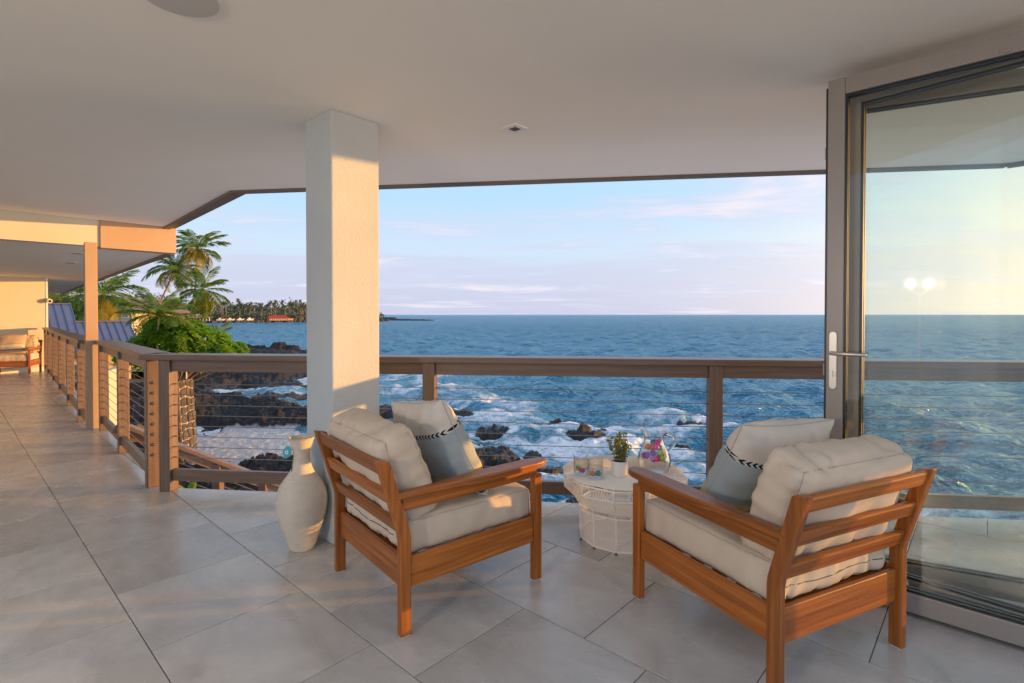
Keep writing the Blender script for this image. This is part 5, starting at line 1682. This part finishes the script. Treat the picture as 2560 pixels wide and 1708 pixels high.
def build_stairs():
    # outside stair rail dropping to the shore
    st = empty('stair_railing', (-3.55, 5.55, -0.06)); tag(st, 'brown timber stair railing sloping down to the shore', 'railing')
    a = Vector((0, 0, 0)); b = Vector((1.5, 0.95, -1.05))
    d = (b - a).normalized(); side = Vector((0, 0, 1)).cross(d).normalized(); up = d.cross(side)
    L_ = (b - a).length
    MB().box(-0.6, L_, -0.075, 0.075, -0.02, 0.02).build('cap_rail', RAILT, st, mtx=frame(a, d, side, up), bevel=0.004)
    MB().box(-0.6, L_, -0.019, 0.019, -0.105, -0.021).build('upper_rail', RAILT, st, mtx=frame(a, d, side, up), bevel=0.003)
    MB().box(-0.6, L_, -0.019, 0.019, -0.96, -0.87).build('bottom_rail', RAILT, st, mtx=frame(a, d, side, up), bevel=0.003)
    for t in (-0.15, 0.42, 0.95, 1.48, 1.95):
        p = a + d * t
        MB().box(-0.045, 0.045, -0.045, 0.045, p.z - 1.08, p.z - 0.03).build('post', RAILT, st, loc=(p.x, p.y, 0), bevel=0.004)
    for k in range(8):
        o = -0.18 - 0.085 * k
        mb = MB(); mb.tube([a + d * -0.5 + Vector((0, 0, o)), b + Vector((0, 0, o))], 0.003, 5); mb.build('cable', STEEL, st)
    ld = empty('stair_landing', (-3.6, 5.0, -0.9)); tag(ld, 'timber stair landing just below the lanai edge', 'landing')
    for k in range(7):
        MB().box(-0.9, 0.9, -0.065, 0.065, 0, 0.035).build('board', RAILT, ld, loc=(0.45, -0.42 + k * 0.137, 0), bevel=0.003)
    MB().box(-0.42, 1.32, -0.45, 0.45, -0.16, -0.001).build('joist_frame', RAILT, ld)


def build_far_coast():
    # headland across the bay: low ground, sea wall, palms, houses
    P0 = Vector((-262, 335)); P1 = Vector((-213, 376)); P2 = Vector((-160, 424)); P3 = Vector((-110, 470))
    line = [Vector((-330, 300)), P0, P1, P2, P3]
    GM = M('headland_ground', (0.10, 0.10, 0.05), rough=0.95, c2=(0.16, 0.14, 0.10), vscale=0.08)
    mb = MB()
    front = [(p.x, p.y) for p in line]; back = [(p.x - 160, p.y + 190) for p in line]
    poly = front + back[::-1]
    mb.prism(poly[::-1] if False else poly, SEA - 1.0, SEA + 1.3)
    o = mb.build('headland', GM); tag(o, 'low green headland across the bay', kind='structure')
    ws = MB(); rg = random.Random(9)
    sw = empty('sea_wall', (0, 0, 0)); tag(sw, 'dark lava rock sea wall along the far headland', 'wall')
    for a, b in zip(line, line[1:]):
        n = int((b - a).length / 3)
        for i in range(n):
            t = i / n; p = a + (b - a) * t + Vector((rg.uniform(-1, 1.5), rg.uniform(-1.5, .2)))
            s = rg.uniform(1.2, 2.3)
            bq = len(ws.v); ws.lathe([(s, -1.2), (s * 1.05, 0.2), (s * .75, 1.0 * rg.uniform(.8, 1.5)), (0.01, 1.35)], 6, ph=rg.uniform(0, 2))
            ws.v[bq:] = [(x + p.x, y + p.y, z + SEA + 0.3) for x, y, z in ws.v[bq:]]
    r = ws.build('boulders', STONE, sw); r['kind'] = 'stuff'
    # shared low-cost palm meshes
    G = leafmat('far_palm_leaf', (0.10, 0.13, 0.065), (0.18, 0.19, 0.08), 0.2, 0.3)
    T = M('far_palm_trunk', (0.30, 0.25, 0.20), rough=0.9)
    vars_ = []
    for v in range(7):
        rv = random.Random(300 + v); H = rv.uniform(10.5, 15.5); bx, by = rv.uniform(-1.6, 1.6), rv.uniform(-1, 1)
        mb = MB(); mb.cur = 0
        mb.tube([(0, 0, 0), (bx * .35, by * .4, H * .5), (bx, by, H)], [0.33, 0.24, 0.17], 5)
        mb.cur = 1
        for k in range(17):
            az = k * 2.4; el = 1.1 - 1.75 * k / 16; L_ = rv.uniform(2.3, 3.2)
            pts = []; p = Vector((bx, by, H)); e = el
            for q in range(4):
                pts.append(p.copy()); p = p + Vector((math.cos(az) * math.cos(e), math.sin(az) * math.cos(e), math.sin(e))) * L_ / 3; e -= 0.42
            sd = Vector((-math.sin(az), math.cos(az), 0))
            w = [0.18, 0.55, 0.45, 0.06]
            vs = [tuple(pts[q] + sd * w[q] + Vector((0, 0, -.25 * w[q]))) for q in range(4)] + [tuple(x) for x in pts] + [tuple(pts[q] - sd * w[q] + Vector((0, 0, -.25 * w[q]))) for q in range(4)]
            mb.add(vs, [(q, q + 1, 5 + q, 4 + q) for q in range(3)] + [(4 + q, 5 + q, 9 + q, 8 + q) for q in range(3)])
        vars_.append(mb.mesh('coconut_palm', [T, G]))
    cnt = 0
    for i in range(250):
        t = rg.random()
        s = t * 3.0
        seg = [(P0, P1), (P1, P2), (P2, P3)][min(2, int(s))]
        q = seg[0] + (seg[1] - seg[0]) * (s - int(s))
        dep = rg.uniform(6, 75)
        p = q + Vector((-0.66, 0.75)) * dep
        o = mesh_obj('coconut_palm', vars_[i % 7], None, None, (p.x, p.y, SEA + 1.2), (0, 0, rg.uniform(0, 6.28)))
        sc = rg.uniform(0.66, 1.08); o.scale = (sc, sc, sc * rg.uniform(0.95, 1.08))
        tag(o, 'slender coconut palm in the far grove across the bay', 'palm', 'palm grove on the far headland')
    # understorey
    pts = []
    for i in range(26000):
        s = rg.random() * 3.6 - 0.6
        seg = [(P0, P1), (P1, P2), (P2, P3)][max(0, min(2, int(math.floor(s))))]
        q = seg[0] + (seg[1] - seg[0]) * (s - max(0, min(2, int(math.floor(s)))))
        dep = rg.uniform(8, 85)
        p = q + Vector((-0.66, 0.75)) * dep
        hh = (6.6 + 5.4 * (mnoise.noise(Vector((p.x * .04, p.y * .04, 0))) + 0.4)) * (0.5 + dep / 70) + (5.5 if s < 0.8 else 0) * dep / 85
        pts.append((p.x, p.y, SEA + 1.2 + max(0.4, hh) * rg.random() ** 0.6))
    mb = MB(); leaf_cloud(mb, pts, 1.5, rg, 0.2, 0.7)
    o = mb.build('undergrowth', leafmat('far_leaf', (0.075, 0.105, 0.055), (0.15, 0.17, 0.08), 0.15, 0.05)); tag(o, 'mixed green undergrowth on the far headland', kind='stuff')
    # long red roofed pavilion
    rb = empty('red_roofed_building', (-181.0, 404.5, SEA + 1.4), R(42)); rb.scale = (0.78, 0.78, 0.78); tag(rb, 'long low cream building under a dark red roof at the far shore', 'building')
    MB().box(-9, 9, -2.6, 2.6, 0, 2.0).build('wall', M('cream_far_wall', (0.72, 0.52, 0.28), rough=0.8), rb)
    mb = MB(); mb.add([(-11, -4, 1.9), (11, -4, 1.9), (11, 4, 1.9), (-11, 4, 1.9), (-8, 0, 5.0), (7, 0, 5.0)], [(0, 1, 5, 4), (1, 2, 5), (2, 3, 4, 5), (3, 0, 4), (3, 2, 1, 0)]); mb.build('roof', M('red_roof', (0.27, 0.025, 0.035), rough=0.6, var=0.15, vscale=1), rb)
    for k in range(9): MB().box(-8.5 + k * 2.0, -7.5 + k * 2.0, -2.66, -2.601, 0.3, 1.6).build('opening', DARKIN, rb)
    MB().box(9.3, 14, -2, 2, 0, 1.9).build('annexe', M('tan_annexe', (0.50, 0.33, 0.18), rough=0.8), rb)
    bp = empty('beach_pavilion', (-222, 366, SEA + 1.3), R(40)); tag(bp, 'open beach pavilion with a broad pale hipped roof', 'pavilion')
    mb = MB(); mb.add([(-9, -6, 2.4), (9, -6, 2.4), (9, 6, 2.4), (-9, 6, 2.4), (-1, 0, 5.6), (1, 0, 5.6)], [(0, 1, 5, 4), (1, 2, 5), (2, 3, 4, 5), (3, 0, 4), (3, 2, 1, 0)]); mb.build('roof', M('pale_shingle', (0.40, 0.33, 0.27), rough=0.9), bp)
    for k in range(5):
        for s_ in (-1, 1): MB().box(-7.8 + k * 3.9, -7.3 + k * 3.9, s_ * 5 - .2, s_ * 5 + .2, 0, 2.39).build('column', WHITEP, bp)
    hm = M('white_far_house', (0.72, 0.68, 0.62), rough=0.8); hr = M('grey_far_roof', (0.30, 0.29, 0.28), rough=0.8)
    for i, (x, y, w, hh, zz, lab) in enumerate(((-236, 352, 9, 3, 0, 'white beach house left of the open pavilion'), (-268, 420, 12, 4, 5.5, 'white hillside house highest above the pavilion'), (-262, 440, 9, 3, 6.5, 'small white hillside house behind the golden palm'))):
        hs = empty('white_house', (x, y, SEA + 1.3 + zz), R(35)); tag(hs, lab, 'house')
        MB().box(-w / 2, w / 2, -2.5, 2.5, -zz, hh).build('wall', hm, hs)
        if True:
            mb = MB(); mb.add([(-w / 2 - .6, -3.1, hh - .1), (w / 2 + .6, -3.1, hh - .1), (w / 2 + .6, 3.1, hh - .1), (-w / 2 - .6, 3.1, hh - .1), (-w / 2 - .6, 0, hh + 1.6), (w / 2 + .6, 0, hh + 1.6)], [(0, 1, 5, 4), (1, 2, 5), (2, 3, 4, 5), (3, 0, 4), (3, 2, 1, 0)]); mb.build('roof', hr, hs)
            for k in range(3): MB().box(-w / 3 + k * w / 3 - .5, -w / 3 + k * w / 3 + .5, -2.55, -2.501, hh * .35, hh * .75).build('window', DARKIN, hs)
    for k, (bx_, lab) in enumerate(((0.0, 'white boat drawn up on the far beach, nearest the pavilion'), (1.0, 'white boat on the far beach, second from the pavilion'), (2.0, 'white boat on the far beach, third from the pavilion'), (3.0, 'white boat on the far beach, farthest from the pavilion'))):
        q = Vector((-211.5, 379.0)) + Vector((5.0, 4.2)) * bx_
        bt = empty('boat', (q.x, q.y, SEA + 1.5), R(28 + 9 * k)); tag(bt, lab, 'boat', 'boats on the far beach')
        mb = MB(); mb.add([(-2.3, -.7, 0), (1.4, -.7, 0), (2.6, 0, .15), (1.4, .7, 0), (-2.3, .7, 0), (-2.5, -1, 1.0), (1.6, -1, 1.1), (3.3, 0, 1.4), (1.6, 1, 1.1), (-2.5, 1, 1.0)], [(4, 3, 2, 1, 0), (5, 6, 7, 8, 9), (0, 1, 6, 5), (1, 2, 7, 6), (2, 3, 8, 7), (3, 4, 9, 8), (4, 0, 5, 9)]); mb.build('hull', hm, bt)
        MB().box(-1.0, 0.6, -.6, .6, 1.02, 1.9).build('cabin', WHITEP, bt)
    hill = MB(); hill.lathe([(70, SEA - 1), (55, SEA + 4), (30, SEA + 7), (0.1, SEA + 8)], 24, cap0=False, cx=-290, cyy=455)
    o = hill.build('hill', GM, smooth=True); tag(o, 'low green rise behind the far beach', kind='structure')
    # breakwater at the point
    bw = empty('breakwater', (0, 0, 0)); tag(bw, 'flat topped dark breakwater at the end of the headland', 'breakwater')
    MB().prism([(-165, 570), (-122, 545), (-121, 549), (-164, 575)], SEA - 1, SEA + 2.9).build('sea_wall', M('dark_block', (0.07, 0.065, 0.07), rough=0.9, var=0.3, vscale=0.6), bw)
    mb = MB()
    for i in range(420):
        t = rg.random() ** 0.85
        p = Vector((-150, 556)) + (Vector((-80, 510)) - Vector((-150, 556))) * t + Vector((rg.uniform(-5, 5), rg.gauss(0, 6) - 3 * t))
        s = rg.uniform(0.6, 2.0) * (1.15 - 0.6 * t)
        bq = len(mb.v); mb.lathe([(s, -1.0), (s * 1.05, 0.1), (s * .7, s * .7), (0.01, s * .9)], 6, ph=rg.uniform(0, 2))
        mb.v[bq:] = [(x + p.x, y + p.y, z + SEA + 0.2) for x, y, z in mb.v[bq:]]
    mb.build('boulders', M('wet_black_rock', (0.035, 0.033, 0.036), rough=0.6), bw)['kind'] = 'stuff'


build_palms(); build_bush(); build_neighbours(); build_stairs(); build_far_coast()


def build_room_lamp():
    # twin globe floor lamp standing in the room behind; unseen, guessed from glows in the door glass, raised as warm fill
    root = empty('floor_lamp', (-2.84, -2.02, 0)); tag(root, 'lit twin globe floor lamp standing behind the armchairs', 'lamp')
    MB().lathe([(0.15, 0.0), (0.15, 0.02), (0.02, 0.03), (0.0125, 0.05), (0.0125, 1.62), (0.0005, 1.63)], 24).build('stand', HAND, root, smooth=False)
    gm = bpy.data.materials.new('lit_globe'); nt, p, out = nodes_of(gm)
    p.inputs['Base Color'].default_value = (0.9, 0.85, 0.75, 1)
    p.inputs['Emission Color'].default_value = (1.0, 0.77, 0.52, 1); p.inputs['Emission Strength'].default_value = LAMP
    r = 0.04
    for sx in (-1, 1):
        mb = MB(); mb.tube([(0, 0, 1.6), (0.05 * sx, 0.06 * sx * -1, 1.66), (0.055 * sx, -0.085 * sx, 1.70)], 0.009, 8); mb.build('arm', HAND, root, smooth=True)
        prof = [(r * math.sin(math.pi * i / 14) + 1e-5, -r * math.cos(math.pi * i / 14)) for i in range(15)]
        MB().lathe(prof, 24, cap0=False).build('globe', gm, root, smooth=True, loc=(0.055 * sx, -0.085 * sx, 1.775))


LAMP = 1050.0
build_room_lamp()
